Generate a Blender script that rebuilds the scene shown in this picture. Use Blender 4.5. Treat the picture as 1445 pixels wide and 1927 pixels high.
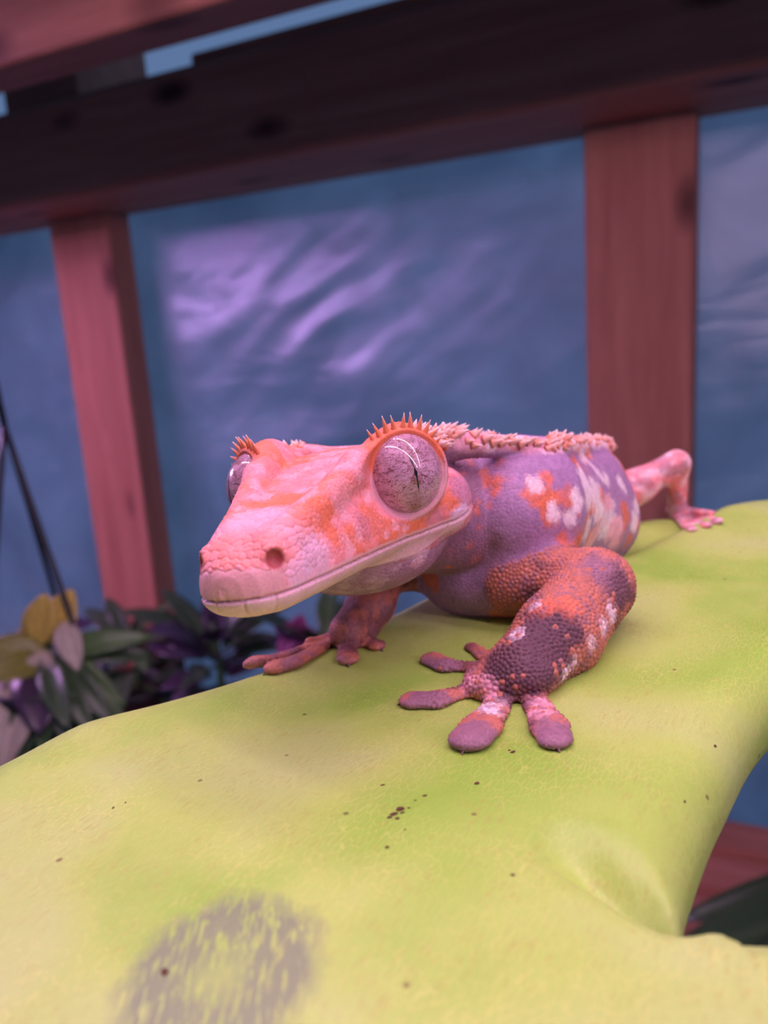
import bpy, bmesh, math, random
import numpy as np
from mathutils import Vector, Matrix, kdtree

# ------------------------------------------------------------------ clear
for o in list(bpy.data.objects): bpy.data.objects.remove(o)
scene = bpy.context.scene
C = scene.collection
random.seed(4); rng = np.random.default_rng(7)

# ------------------------------------------------------------------ camera
# W frame: millimetres, origin at the lens, x right, y forward (level), z up.
F = 1500.0                                   # focal length in pixels of the 1445x1927 frame
U = np.array([-.067, .976, -.208]); U /= np.linalg.norm(U)        # world up seen by the camera
FW = np.array([0, 0, 1.]) - U[2]*U; FW /= np.linalg.norm(FW)
RT = np.cross(U, FW); RT = RT if RT[0] > 0 else -RT
M = np.array([RT, FW, U])                    # W = M @ cam(right, up, depth)
CAM = np.array([0., 0., 1.25])               # lens position in the world, metres
def camp(px, py, d): return np.array([(px-722.5)*d/F, (963.5-py)*d/F, d])
def P(px, py, d): return M @ camp(px, py, d)
def ray(px, py): return M @ camp(px, py, 1.0)
def wm(p): return np.asarray(p)*.001 + CAM   # W millimetres -> world metres
cam_data = bpy.data.cameras.new('camera'); cam = bpy.data.objects.new('camera', cam_data); C.objects.link(cam)
cam_data.sensor_fit = 'VERTICAL'; cam_data.sensor_height = 36; cam_data.lens = 36*F/1927
cam_data.clip_start = .002; cam_data.clip_end = 50
rr, uu, ff = M @ np.array([1, 0, 0.]), M @ np.array([0, 1., 0]), M @ np.array([0, 0, 1.])
mw = Matrix.Identity(4)
for i in range(3): mw[i][0], mw[i][1], mw[i][2], mw[i][3] = rr[i], uu[i], -ff[i], CAM[i]
cam.matrix_world = mw
cam_data.dof.use_dof = True; cam_data.dof.focus_distance = .079; cam_data.dof.aperture_fstop = 30
scene.camera = cam

# ------------------------------------------------------------------ world, view
SKY = (.20, .34, .66); SKY_STRENGTH = .52
LED_POWER = 106.0; LED_COL = (1.0, .62, .90)
world = bpy.data.worlds.new('sky'); scene.world = world; world.use_nodes = True
bg = world.node_tree.nodes['Background']; bg.inputs[0].default_value = (*SKY, 1); bg.inputs[1].default_value = SKY_STRENGTH
vs = scene.view_settings; vs.view_transform = 'Standard'; vs.look = 'None'; vs.gamma = 1; vs.use_curve_mapping = False
vs.exposure = 0.0

# ------------------------------------------------------------------ helpers
def tag(o, label=None, cat=None, group=None, kind=None):
    if label: o['label'] = label
    if cat: o['category'] = cat
    if group: o['group'] = group
    if kind: o['kind'] = kind
    return o
def empty(name, loc=(0, 0, 0)):
    o = bpy.data.objects.new(name, None); C.objects.link(o); o.location = loc; o.empty_display_size = .01; return o
def link(name, me, mat=None, parent=None, loc=None):
    o = bpy.data.objects.new(name, me); C.objects.link(o)
    if mat is not None and not me.materials: me.materials.append(mat)
    if parent is not None: o.parent = parent
    if loc is not None: o.location = loc
    return o
def mesh_np(name, v, faces, smooth=True):
    """fast mesh from an (n,3) array and an (m,3|4) int array"""
    v = np.asarray(v, np.float32); faces = np.asarray(faces, np.int32); k = faces.shape[1]
    me = bpy.data.meshes.new(name)
    me.vertices.add(len(v)); me.vertices.foreach_set('co', v.ravel())
    me.loops.add(faces.size); me.loops.foreach_set('vertex_index', faces.ravel())
    me.polygons.add(len(faces)); me.polygons.foreach_set('loop_start', np.arange(0, faces.size, k, dtype=np.int32))
    me.polygons.foreach_set('loop_total', np.full(len(faces), k, np.int32))
    if smooth: me.polygons.foreach_set('use_smooth', np.ones(len(faces), bool))
    me.update(calc_edges=True); me.validate(); return me
def bm_mesh(name, bm, smooth=False):
    me = bpy.data.meshes.new(name); bmesh.ops.recalc_face_normals(bm, faces=bm.faces); bm.to_mesh(me); bm.free()
    if smooth:
        me.polygons.foreach_set('use_smooth', np.ones(len(me.polygons), bool))
    return me
class NT:
    """small node-tree writer"""
    def __init__(s, name):
        s.m = bpy.data.materials.new(name); s.m.use_nodes = True; s.t = s.m.node_tree; s.b = s.t.nodes['Principled BSDF']
    def n(s, typ, **kw):
        nd = s.t.nodes.new(typ)
        for k, v in kw.items():
            if k.startswith('i_'):
                key = k[2:]; key = int(key) if key.isdigit() else key.replace('_', ' ')
                nd.inputs[key].default_value = v
            else: setattr(nd, k, v)
        return nd
    def l(s, a, b): s.t.links.new(a, b)
    def mapping(s, scale=(1, 1, 1), rot=(0, 0, 0), coord='Object'):
        tc = s.n('ShaderNodeTexCoord'); mp = s.n('ShaderNodeMapping')
        mp.inputs['Scale'].default_value = scale; mp.inputs['Rotation'].default_value = rot
        s.l(tc.outputs[coord], mp.inputs[0]); return mp.outputs[0]
    def noise(s, vec, scale, detail=4, rough=.55, dist=0):
        nd = s.n('ShaderNodeTexNoise'); nd.inputs['Scale'].default_value = scale; nd.inputs['Detail'].default_value = detail
        nd.inputs['Roughness'].default_value = rough; nd.inputs['Distortion'].default_value = dist
        if vec is not None: s.l(vec, nd.inputs['Vector'])
        return nd.outputs[0]
    def ramp(s, fac, stops, interp='LINEAR'):
        nd = s.n('ShaderNodeValToRGB'); cr = nd.color_ramp; cr.interpolation = interp
        while len(cr.elements) < len(stops): cr.elements.new(.5)
        for e, (p, c) in zip(cr.elements, stops): e.position = p; e.color = (*c, 1) if len(c) == 3 else c
        s.l(fac, nd.inputs[0]); return nd.outputs[0]
    def math(s, op, a, b=None, clamp=False):
        nd = s.n('ShaderNodeMath', operation=op, use_clamp=clamp)
        for i, x in enumerate((a, b)):
            if x is None: continue
            if isinstance(x, (int, float)): nd.inputs[i].default_value = x
            else: s.l(x, nd.inputs[i])
        return nd.outputs[0]
    def mix(s, fac, a, b, blend='MIX'):
        nd = s.n('ShaderNodeMix', data_type='RGBA', blend_type=blend)
        for key, x in ((0, fac), (6, a), (7, b)):
            if isinstance(x, (int, float)): nd.inputs[key].default_value = x
            elif isinstance(x, tuple): nd.inputs[key].default_value = (*x, 1) if len(x) == 3 else x
            else: s.l(x, nd.inputs[key])
        return nd.outputs[2]
    def bump(s, h, strength, dist, prev=None):
        nd = s.n('ShaderNodeBump'); nd.inputs['Strength'].default_value = strength; nd.inputs['Distance'].default_value = dist
        s.l(h, nd.inputs['Height'])
        if prev is not None: s.l(prev, nd.inputs['Normal'])
        return nd.outputs[0]
    def set(s, **kw):
        for k, v in kw.items():
            k = k.replace('_', ' ')
            if isinstance(v, (int, float)): s.b.inputs[k].default_value = v
            elif isinstance(v, tuple): s.b.inputs[k].default_value = (*v, 1) if (len(v) == 3 and 'Radius' not in k) else v
            else: s.l(v, s.b.inputs[k])
        return s
def plain(name, col, rough=.5, **kw):
    t = NT(name); v = t.mapping(); nz = t.noise(v, 60, 3)
    c = t.mix(nz, tuple(x*.75 for x in col), tuple(min(1, x*1.2) for x in col))
    t.set(Base_Color=c, Roughness=rough, **kw); return t.m

# value noise in numpy
LAT = rng.random((48, 48, 48)).astype(np.float32)
def vnoise(p, freq, oct=3, gain=.5):
    out = 0; amp = 1; tot = 0
    for o in range(oct):
        q = p*freq*(2**o) + 11.3*o; i = np.floor(q).astype(np.int64); f = (q-i).astype(np.float32); f = f*f*(3-2*f)
        i0 = i % 48; i1 = (i+1) % 48
        def L(a, b, c): return LAT[(i1 if a else i0)[:, 0], (i1 if b else i0)[:, 1], (i1 if c else i0)[:, 2]]
        x = f[:, 0]; y = f[:, 1]; z = f[:, 2]
        v = ((L(0,0,0)*(1-x)+L(1,0,0)*x)*(1-y)+(L(0,1,0)*(1-x)+L(1,1,0)*x)*y)*(1-z) + \
            ((L(0,0,1)*(1-x)+L(1,0,1)*x)*(1-y)+(L(0,1,1)*(1-x)+L(1,1,1)*x)*y)*z
        out = out + v*amp; tot += amp; amp *= gain
    return out/tot
def sstep(a, b, x): t = np.clip((x-a)/(b-a), 0, 1); return t*t*(3-2*t)
def smin(a, b, k): h = np.clip(.5+.5*(b-a)/k, 0, 1); return b+(a-b)*h-k*h*(1-h)
def smax(a, b, k): return -smin(-a, -b, k)
def nrm(v): v = np.asarray(v, float); return v/np.linalg.norm(v)

# ------------------------------------------------------------------ implicit surface -> mesh
def surface_nets(sdf, lo, hi, step, ratio=4, band=2.4):
    lo = np.asarray(lo, float); cs = step*ratio
    nc = np.ceil((np.asarray(hi)-lo)/cs).astype(int)
    g = np.stack(np.meshgrid(*[lo[i]+(np.arange(nc[i])+.5-.5/ratio)*cs for i in range(3)], indexing='ij'), -1).reshape(-1, 3)
    Dc = sdf(g).reshape(nc)
    Fv = Dc
    for ax in range(3): Fv = np.repeat(Fv, ratio, ax)
    Fv = Fv.astype(np.float32).copy()
    idx = np.argwhere(np.abs(Fv) < band*cs*.8)
    Fv[idx[:, 0], idx[:, 1], idx[:, 2]] = sdf(lo+idx*step)
    n = np.array(Fv.shape); S = Fv < 0
    ids = []; pts = []; quads = []
    for ax in range(3):
        sl0 = [slice(None)]*3; sl1 = [slice(None)]*3; sl0[ax] = slice(0, -1); sl1[ax] = slice(1, None)
        e = np.argwhere(S[tuple(sl0)] != S[tuple(sl1)])
        b, c = [a for a in range(3) if a != ax]
        ok = (e[:, b] > 0) & (e[:, c] > 0) & (e[:, b] < n[b]-1) & (e[:, c] < n[c]-1); e = e[ok]
        e1 = e.copy(); e1[:, ax] += 1
        f0 = Fv[e[:, 0], e[:, 1], e[:, 2]]; f1 = Fv[e1[:, 0], e1[:, 1], e1[:, 2]]
        t = f0/(f0-f1); pos = e.astype(float); pos[:, ax] += t
        cells = []
        for (db, dc) in ((0, 0), (-1, 0), (-1, -1), (0, -1)):
            q = e.copy(); q[:, b] += db; q[:, c] += dc
            cells.append((q[:, 0]*n[1]+q[:, 1])*n[2]+q[:, 2]); ids.append(cells[-1]); pts.append(pos)
        q4 = np.stack(cells, 1)
        flip = (f0 < 0) ^ (ax == 1)
        q4[flip] = q4[flip][:, ::-1]
        quads.append(q4)
    ids = np.concatenate(ids); pts = np.concatenate(pts); quads = np.concatenate(quads)
    u, inv = np.unique(ids, return_inverse=True)
    cnt = np.bincount(inv); v = np.stack([np.bincount(inv, pts[:, i])/cnt for i in range(3)], 1)
    quads = np.searchsorted(u, quads)
    return lo+v*step, quads[:, ::-1]
def gradient(sdf, v, e=.02):
    d = sdf(v); g = np.stack([sdf(v+np.eye(3)[i]*e)-d for i in range(3)], 1)/e
    return d, g
def project(sdf, v, it=2, lim=.25):
    for _ in range(it):
        d, g = gradient(sdf, v); gg = (g*g).sum(1)+1e-4
        v = v-g*np.clip(d/gg, -lim, lim)[:, None]
    return v
def subdivide(v, q):
    e = np.stack([q, np.roll(q, -1, 1)], 2).reshape(-1, 2); es = np.sort(e, 1)
    key = es[:, 0].astype(np.int64)*len(v)+es[:, 1]; u, inv = np.unique(key, return_inverse=True)
    mid = (v[u//len(v)]+v[u % len(v)])/2; fc = v[q].mean(1)
    em = inv.reshape(-1, 4)+len(v); fi = np.arange(len(q))+len(v)+len(mid)
    nq = np.concatenate([np.stack([q[:, i], em[:, i], fi, em[:, i-1]], 1) for i in range(4)])
    return np.concatenate([v, mid, fc]), nq
def relax(v, q, it=2):
    n = len(v)
    e = np.stack([q, np.roll(q, -1, 1)], 2).reshape(-1, 2)
    for _ in range(it):
        s = np.stack([np.bincount(e[:, 0], v[e[:, 1], i], n)+np.bincount(e[:, 1], v[e[:, 0], i], n) for i in range(3)], 1)
        c = np.bincount(e[:, 0], minlength=n)+np.bincount(e[:, 1], minlength=n)
        v = .5*v+.5*s/np.maximum(c, 1)[:, None]
    return v
def ell(p, c, r):
    q = p-c; r = np.asarray(r, float); k0 = np.sqrt(((q/r)**2).sum(1)); k1 = np.sqrt(((q/(r*r))**2).sum(1))+1e-9
    return k0*(k0-1)/k1
def cone(p, a, b, ra, rb):
    a = np.asarray(a, float); b = np.asarray(b, float); ba = b-a; pa = p-a
    h = np.clip(pa@ba/(ba@ba+1e-9), 0, 1)
    return np.sqrt(((pa-h[:, None]*ba)**2).sum(1))-(ra+(rb-ra)*h)
def flatcone(p, a, b, ra, rb, nrml, k=.5):
    """round cone squashed by k along nrml"""
    nrml = nrm(nrml)
    def sq(x): x = np.asarray(x, float); return x+np.multiply.outer(x@nrml, nrml)*(1/k-1)
    return cone(sq(p), sq(a), sq(b), ra, rb)*(.5+.5*k)

# ------------------------------------------------------------------ greenhouse frame (structure)
HB = 162.0                                    # millimetres from lens height up to the underside of the wall beam
def atz(px, py, z): q = ray(px, py); return q*(z/q[2])
WA = atz(0, 432, HB); WB = atz(1445, 180, HB)
WT = nrm(WB-WA); WN = np.array([-WT[1], WT[0], 0])   # along the wall, and away from the lens
ZF = -1250.0                                  # floor
def wp(s, o, z): return WA*np.array([1, 1, 0]) + WT*s + WN*o + np.array([0, 0, z])
def wall_s(px, py, o): q = ray(px, py); q = q*((WA@WN+o)/(q@WN)); return (q-WA)@WT, q[2]
def wood(name, dark, light, axis, knots=0, rough=.6):
    t = NT(name)
    sc = {'x': (2.2, 30, 30), 'z': (30, 30, 2.2)}[axis]
    v = t.mapping(sc); a = t.noise(v, 1.6, 5, .6, .8); b = t.noise(v, 7, 4, .6, .3)
    f = t.math('ADD', t.math('MULTIPLY', a, .7), t.math('MULTIPLY', b, .3))
    c = t.ramp(f, [(.3, dark), (.68, light)])
    vk = t.mapping({'x': (5, 11, 11), 'z': (11, 11, 5)}[axis]); vo = t.n('ShaderNodeTexVoronoi'); vo.inputs['Scale'].default_value = 1.3
    t.l(vk, vo.inputs['Vector'])
    km = t.ramp(vo.outputs['Distance'], [(.06, (0, 0, 0)), (.2, (1, 1, 1))])
    c = t.mix(km, tuple(x*.22 for x in dark), c)
    t.set(Base_Color=c, Roughness=rough, Normal=t.bump(f, .3, .002)); t.b.inputs['Specular IOR Level'].default_value = .25
    return t.m
CEDAR = ((.40, .135, .088), (.64, .27, .18))
M_POST = wood('cedar_upright', *CEDAR, 'z'); M_BEAM = M_BEAM2 = wood('cedar_rail', *CEDAR, 'x')
def wall_box(name, mat, s0, s1, o0, o1, z0, z1, bev=3.0, axis='s'):
    cen = wp((s0+s1)/2, (o0+o1)/2, (z0+z1)/2)
    bm = bmesh.new(); bmesh.ops.create_cube(bm, size=1)
    for v in bm.verts: v.co = Vector((v.co.x*(s1-s0), v.co.y*(o1-o0), v.co.z*(z1-z0)))*.001
    bmesh.ops.bevel(bm, geom=bm.edges[:], offset=bev*.001, segments=3, affect='EDGES', profile=.5)
    o = link(name, bm_mesh(name, bm), mat); o.location = wm(cen); o.rotation_euler = (0, 0, math.atan2(WT[1], WT[0]))
    return tag(o, kind='structure')
for i, s in enumerate((-533, 78, 689, 1300)):
    wall_box('trim_%d' % (i+1), M_POST, s, s+88, 0, 38, ZF, HB+40)
wall_box('trim_5', M_BEAM, -1300, 1900, -86, 45, HB, HB+91, 9)
s0, zt = wall_s(395, 118, -40)
wall_box('trim_6', M_BEAM, s0, 1900, -70, 0, HB+89, HB+104, 3)
o2 = -300; sa, za = wall_s(0, 182, o2); sb, zb = wall_s(650, 0, o2)
wall_box('trim_7', M_BEAM2, -1300, 1900, o2-38, o2, (za+zb)/2, (za+zb)/2+140, 4)
sa, za = wall_s(60, 200, 30); sb, zb = wall_s(195, 180, 30)
wall_box('trim_8', M_BEAM, sa, sb, -10, 110, HB+70, HB+240, 3)
sr, ZSH = wall_s(1400, 1545, -2)              # height of the slatted plant shelf
q_ = ray(1400, 1785); OSH = min(max((q_*(ZSH/q_[2])-WA)@WN, -330), -150)
def shelf():
    root = empty('plant_shelf', wm(wp(300, OSH/2, ZSH-20))); tag(root, 'slatted red-brown timber plant shelf against the film wall', 'shelf')
    nb = 3; w = -OSH/nb; ca = math.atan2(WT[1], WT[0])
    for k in range(nb):
        bm = bmesh.new(); bmesh.ops.create_cube(bm, size=1)
        for v in bm.verts: v.co = Vector((v.co.x*3.1, v.co.y*(w-7)*.001, v.co.z*.02))
        bmesh.ops.bevel(bm, geom=bm.edges[:], offset=.003, segments=2, affect='EDGES')
        o = link('plank', bm_mesh('plank', bm), M_BEAM2, root); p = WN*(-w*(k+.5)-OSH/2); o.location = (p[0]*.001, p[1]*.001, .01); o.rotation_euler = (0, 0, ca)
    for sx in (-830, -222, 389, 1000):
        bm = bmesh.new(); bmesh.ops.create_cube(bm, size=1)
        for v in bm.verts: v.co = Vector((v.co.x*.038, v.co.y*-OSH*.001, v.co.z*.06))
        p = WT*(sx+40); o = link('bracket', bm_mesh('bracket', bm), M_BEAM2, root); o.location = (p[0]*.001, p[1]*.001, -.03); o.rotation_euler = (0, 0, ca)
shelf()

# wrinkled plastic film stretched over the outside of the frame
def film_material():
    t = NT('greenhouse_film'); v = t.mapping((1, 1, 1))
    nz = t.noise(v, 9, 4, .6, .4)
    gl = t.n('ShaderNodeBsdfGlossy'); gl.inputs['Roughness'].default_value = .40; gl.inputs['Color'].default_value = (.8, .85, .95, 1)
    tr = t.n('ShaderNodeBsdfTranslucent'); t.l(t.ramp(nz, [(.3, (.62, .68, .74)), (.7, (.85, .9, .95))]), tr.inputs['Color'])
    df = t.n('ShaderNodeBsdfDiffuse'); df.inputs['Color'].default_value = (.10, .12, .17, 1)
    vb = t.mapping((1, 1, 2.6), (0, .6, 0)); hb = t.noise(vb, 6, 3, .5, .8)
    bp = t.bump(hb, .16, .02)
    for nd in (gl, tr, df): t.l(bp, nd.inputs['Normal'])
    m1 = t.n('ShaderNodeMixShader'); m1.inputs[0].default_value = .93; t.l(df.outputs[0], m1.inputs[1]); t.l(tr.outputs[0], m1.inputs[2])
    m2 = t.n('ShaderNodeMixShader'); m2.inputs[0].default_value = .19; t.l(m1.outputs[0], m2.inputs[1]); t.l(gl.outputs[0], m2.inputs[2])
    out = t.t.nodes['Material Output']; t.l(m2.outputs[0], out.inputs['Surface']); t.t.nodes.remove(t.b); return t.m
M_FILM = film_material()
def film():
    ns, nz = 420, 200
    s = np.linspace(-1300, 1900, ns); z = np.linspace(ZF, HB+60, nz); S, Z = np.meshgrid(s, z, indexing='ij')
    q = np.stack([S.ravel(), Z.ravel(), 0*S.ravel()], 1)
    ph = ((S.ravel()-78-44+611*5) % 611)/611          # 0 at a post, 1 at the next
    slack = np.sin(np.pi*ph)**.7
    # folds fan out from the fastenings at the posts
    ang = np.stack([q[:, 0]*.0045+q[:, 1]*.004, q[:, 1]*.014-q[:, 0]*.003, 0*q[:, 0]], 1)
    w1 = np.abs(vnoise(ang, 1.0, 3)-.5)*2
    ang2 = np.stack([q[:, 0]*.012-q[:, 1]*.018, q[:, 1]*.006+q[:, 0]*.002, 0*q[:, 0]+3.3], 1)
    w2 = np.abs(vnoise(ang2, 1.0, 3)-.5)*2
    off = 52+slack*(20*vnoise(q, .004, 2)+8*w1+5*w2)
    base = wp(0, 0, 0)
    v = base+S.ravel()[:, None]*WT+off[:, None]*WN+Z.ravel()[:, None]*np.array([0, 0, 1.])
    i = np.arange(ns*nz).reshape(ns, nz)
    f = np.stack([i[:-1, :-1], i[1:, :-1], i[1:, 1:], i[:-1, 1:]], -1).reshape(-1, 4)
    me = mesh_np('wall_back', wm(v), f)
    o = link('wall_back', me, M_FILM); tag(o, kind='structure')
    md = o.modifiers.new('thickness', 'SOLIDIFY'); md.thickness = .0003
film()
def other_walls():
    # the greenhouse goes on around the photographer: the same film on the other three sides
    ca = math.atan2(WT[1], WT[0])
    for name, s_, o_, w, rot in (('wall_left', -1310, -900, 1.9, math.pi/2), ('wall_right', 1910, -900, 1.9, math.pi/2), ('wall_front', 300, -1840, 3.2, 0)):
        bm = bmesh.new(); bmesh.ops.create_grid(bm, x_segments=40, y_segments=24, size=.5)
        for v in bm.verts:
            x, z = v.co.x*w, v.co.y*1.77; v.co = Vector((x, .004*math.sin(x*31+z*17)+.003*math.sin(x*11-z*40), z))
        me = bm_mesh(name, bm, True); o = link(name, me, M_FILM); o.location = wm(wp(s_, o_, ZF+885)); o.rotation_euler = (0, 0, ca+rot); tag(o, kind='structure')
        md = o.modifiers.new('thickness', 'SOLIDIFY'); md.thickness = .0003
other_walls()
def roof():
    t = NT('ribbed_roof_sheet'); v = t.mapping((1, 1, 1))
    wv = t.n('ShaderNodeTexWave'); wv.inputs['Scale'].default_value = 40; wv.wave_profile = 'TRI'; t.l(v, wv.inputs['Vector'])
    tr = t.n('ShaderNodeBsdfTranslucent'); t.l(t.ramp(wv.outputs['Fac'], [(0, (.22, .30, .36)), (1, (.48, .62, .72))]), tr.inputs['Color'])
    df = t.n('ShaderNodeBsdfDiffuse'); df.inputs['Color'].default_value = (.1, .13, .16, 1)
    m1 = t.n('ShaderNodeMixShader'); m1.inputs[0].default_value = .8; t.l(df.outputs[0], m1.inputs[1]); t.l(tr.outputs[0], m1.inputs[2])
    t.l(m1.outputs[0], t.t.nodes['Material Output'].inputs['Surface']); t.t.nodes.remove(t.b)
    bm = bmesh.new(); bmesh.ops.create_cube(bm, size=1)
    for v_ in bm.verts: v_.co = Vector((v_.co.x*3.2, v_.co.y*2.2, v_.co.z*.006))
    o = link('ceiling', bm_mesh('ceiling', bm), t.m); o.location = wm(wp(300, -1000+150, 520)); o.rotation_euler = (0, 0, math.atan2(WT[1], WT[0]))
    tag(o, kind='structure')
roof()
def floor():
    t = NT('dark_gravel'); v = t.mapping(); vo = t.n('ShaderNodeTexVoronoi'); vo.inputs['Scale'].default_value = 60; t.l(v, vo.inputs['Vector'])
    t.set(Base_Color=t.ramp(vo.outputs['Distance'], [(0, (.07, .06, .06)), (.6, (.02, .02, .02))]), Roughness=.9, Normal=t.bump(vo.outputs['Distance'], .6, .01))
    bm = bmesh.new(); bmesh.ops.create_cube(bm, size=1)
    for v_ in bm.verts: v_.co = Vector((v_.co.x*3.6, v_.co.y*3.4, v_.co.z*.04))
    o = link('floor', bm_mesh('floor', bm), t.m); o.location = wm(wp(300, -1350, ZF-20)); o.rotation_euler = (0, 0, math.atan2(WT[1], WT[0]))
    tag(o, kind='structure')
floor()

# ------------------------------------------------------------------ grow light: two LED bars parallel to the wall
EYE = P(768, 893, 83.5)
def grow_light(name, shift, col, power, label, length=.96):
    BD = nrm([.735, -.678, 0]); BN = np.array([-BD[1], BD[0], 0]); ca = math.atan2(BD[1], BD[0])
    th = NT('lamp_housing'); th.set(Base_Color=th.mix(th.noise(th.mapping(), 30, 2), (.55, .55, .57), (.65, .65, .67)), Roughness=.4, Metallic=.3)
    te = NT('led_emitter'); te.set(Base_Color=(1, .8, .9), Emission_Color=col, Emission_Strength=power)
    lines = [EYE+np.array([-118., 168, 214])+shift, EYE+np.array([-212., 100, 214])+shift]
    c0 = (lines[0]+lines[1])/2+BD*(length*500-15)
    root = empty(name, wm(c0)); tag(root, label, 'lamp', 'overhead grow lights')
    b2 = bmesh.new(); bmesh.ops.create_uvsphere(b2, u_segments=10, v_segments=6, radius=.0052)
    for v in b2.verts: v.co.z = min(v.co.z, .0)*.7
    me_led = bm_mesh('led', b2, True)
    for L in lines:
        c = c0+BN*((L-c0)@BN)
        bm = bmesh.new(); bmesh.ops.create_cube(bm, size=1)
        for v in bm.verts: v.co = Vector((v.co.x*length, v.co.y*.034, v.co.z*.022))
        bmesh.ops.bevel(bm, geom=bm.edges[:], offset=.003, segments=2, affect='EDGES')
        o = link('bar', bm_mesh('bar', bm), th.m, root); o.location = (c-c0)*.001+np.array([0, 0, .011]); o.rotation_euler = (0, 0, ca)
        for k in range(round(length*50)):
            l_ = link('led_offscreen', me_led, te.m, o); l_.location = (-length/2+.01+k*.02, 0, -.0112)
    for sx in (-length*.44, length*.44):
        bm = bmesh.new(); bmesh.ops.create_cube(bm, size=1)
        wid = abs((lines[0]-lines[1])@BN)*.001+.06
        for v in bm.verts: v.co = Vector((v.co.x*.02, v.co.y*wid, v.co.z*.006))
        o = link('cross_bar', bm_mesh('cross_bar', bm), th.m, root); p = BD*sx
        o.location = (p[0], p[1], .025); o.rotation_euler = (0, 0, ca)
        zc = .520-.003-c0[2]*.001-.028
        bm = bmesh.new(); bmesh.ops.create_cone(bm, segments=8, radius1=.0015, radius2=.0015, depth=zc, cap_ends=True)
        o = link('hanging_wire', bm_mesh('hanging_wire', bm), th.m, root); o.location = (p[0], p[1], .028+zc/2)
grow_light('grow_light_offscreen', np.zeros(3), LED_COL, LED_POWER, 'two-bar grow light of pink-white LEDs hanging over the gecko')
grow_light('violet_grow_light_offscreen', np.array([-740., 580., 0]), (.82, .40, 1.0), 420.0, 'short two-bar grow light of violet LEDs hanging beside the film wall', .46)

# ------------------------------------------------------------------ pitcher (the yellow-green thing the gecko stands on)
OUT = [(-115, 30), (-84, 55), (-56, 72), (-46.5, 80), (-39, 88), (-29, 92), (-20, 97.5), (-9, 106), (10, 120), (34, 139), (50, 149),
       (68, 148), (90, 140), (110, 122), (96, 104), (60, 88), (38.5, 73.5), (27.4, 61), (20.4, 51.0), (17.8, 46), (16.7, 44.6), (16.5, 44.2), (18.6, 44.2),
       (24, 43.3), (34, 41.2), (46, 35), (58, 20), (54, -4), (20, -18), (-40, -16), (-95, 4)]
def catmull(pts, n=10):
    pts = np.asarray(pts, float); out = []
    for i in range(len(pts)):
        p0, p1, p2, p3 = pts[i-1], pts[i], pts[(i+1) % len(pts)], pts[(i+2) % len(pts)]
        for t in np.linspace(0, 1, n, endpoint=False):
            out.append(.5*((2*p1)+(-p0+p2)*t+(2*p0-5*p1+4*p2-p3)*t*t+(-p0+3*p1-3*p2+p3)*t**3))
    return np.array(out)
OC = catmull(OUT, 8)
def poly_grid():
    xs = np.arange(-130, 140, 1.0); ys = np.arange(-50, 185, 1.0); X, Y = np.meshgrid(xs, ys, indexing='ij')
    p = np.stack([X.ravel(), Y.ravel()], 1); best = np.full(len(p), 1e9); ins = np.zeros(len(p), bool)
    for a, b in zip(OC, np.roll(OC, -1, 0)):
        ba = b-a; pa = p-a; h = np.clip(pa@ba/(ba@ba), 0, 1); best = np.minimum(best, ((pa-h[:, None]*ba)**2).sum(1))
        c = ((a[1] > p[:, 1]) != (b[1] > p[:, 1]))
        xi = (b[0]-a[0])*(p[:, 1]-a[1])/((b[1]-a[1]) if abs(b[1]-a[1]) > 1e-9 else 1e-9)+a[0]
        ins ^= c & (p[:, 0] < xi)
    d = np.sqrt(best)*np.where(ins, -1, 1); return d.reshape(X.shape)
PG = poly_grid()
def poly_d(x, y):
    u = np.clip(x+130, 0, 268.99); v = np.clip(y+50, 0, 233.99); i = u.astype(int); j = v.astype(int); u = u-i; v = v-j
    return (PG[i, j]*(1-u)+PG[i+1, j]*u)*(1-v)+(PG[i, j+1]*(1-u)+PG[i+1, j+1]*u)*v
def segd(x, y, a, b):
    a = np.asarray(a, float); b = np.asarray(b, float); ba = b-a; px = x-a[0]; py = y-a[1]
    h = np.clip((px*ba[0]+py*ba[1])/(ba@ba), 0, 1)
    side = (px*ba[1]-py*ba[0])/np.linalg.norm(ba)
    return np.hypot(px-h*ba[0], py-h*ba[1]), h, side
def leaf_top(x, y):
    z = -37.2+.045*(x+10)
    z = z+.5*np.sin(x*.09+y*.05)+.35*np.sin(y*.13-x*.06+1)
    # crease where the front lobe folds away from the main body
    d, h, s = segd(x, y, (16.6, 44.4), (9.5, 53)); z = z-5.0*np.exp(-(d/(1.5+1.3*h))**2)*(1-h)**.8
    z = z+1.0*np.exp(-((d-2.6)/2.0)**2)*(s < 0)*(1-h)
    d, h, s = segd(x, y, (17, 45), (15.5, 53)); z = z-.7*np.exp(-(d/.8)**2)*(1-h)
    # fold behind the gecko
    d, h, s = segd(x, y, (33, 121), (60, 147)); z = z-2.4*np.exp(-(d/4.5)**2)
    d, h, s = segd(x, y, (34, 112), (62, 139)); z = z+1.2*np.exp(-(d/5)**2)
    # wrinkles running down the right flank
    for a, b, w, k in (((62, 118), (46, 80), 1.6, -.7), ((66, 118), (49, 80), 1.3, .6), ((50, 100), (38, 70), 1.5, .5), ((52, 98), (41, 72), 1.1, -.5),
                       ((46, 86), (30, 58), 1.2, .35), ((70, 110), (60, 84), 2, -1.2)):
        d, h, s = segd(x, y, a, b); z = z+k*np.exp(-(d/w)**2)*np.sin(np.pi*h)
    return z
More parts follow.
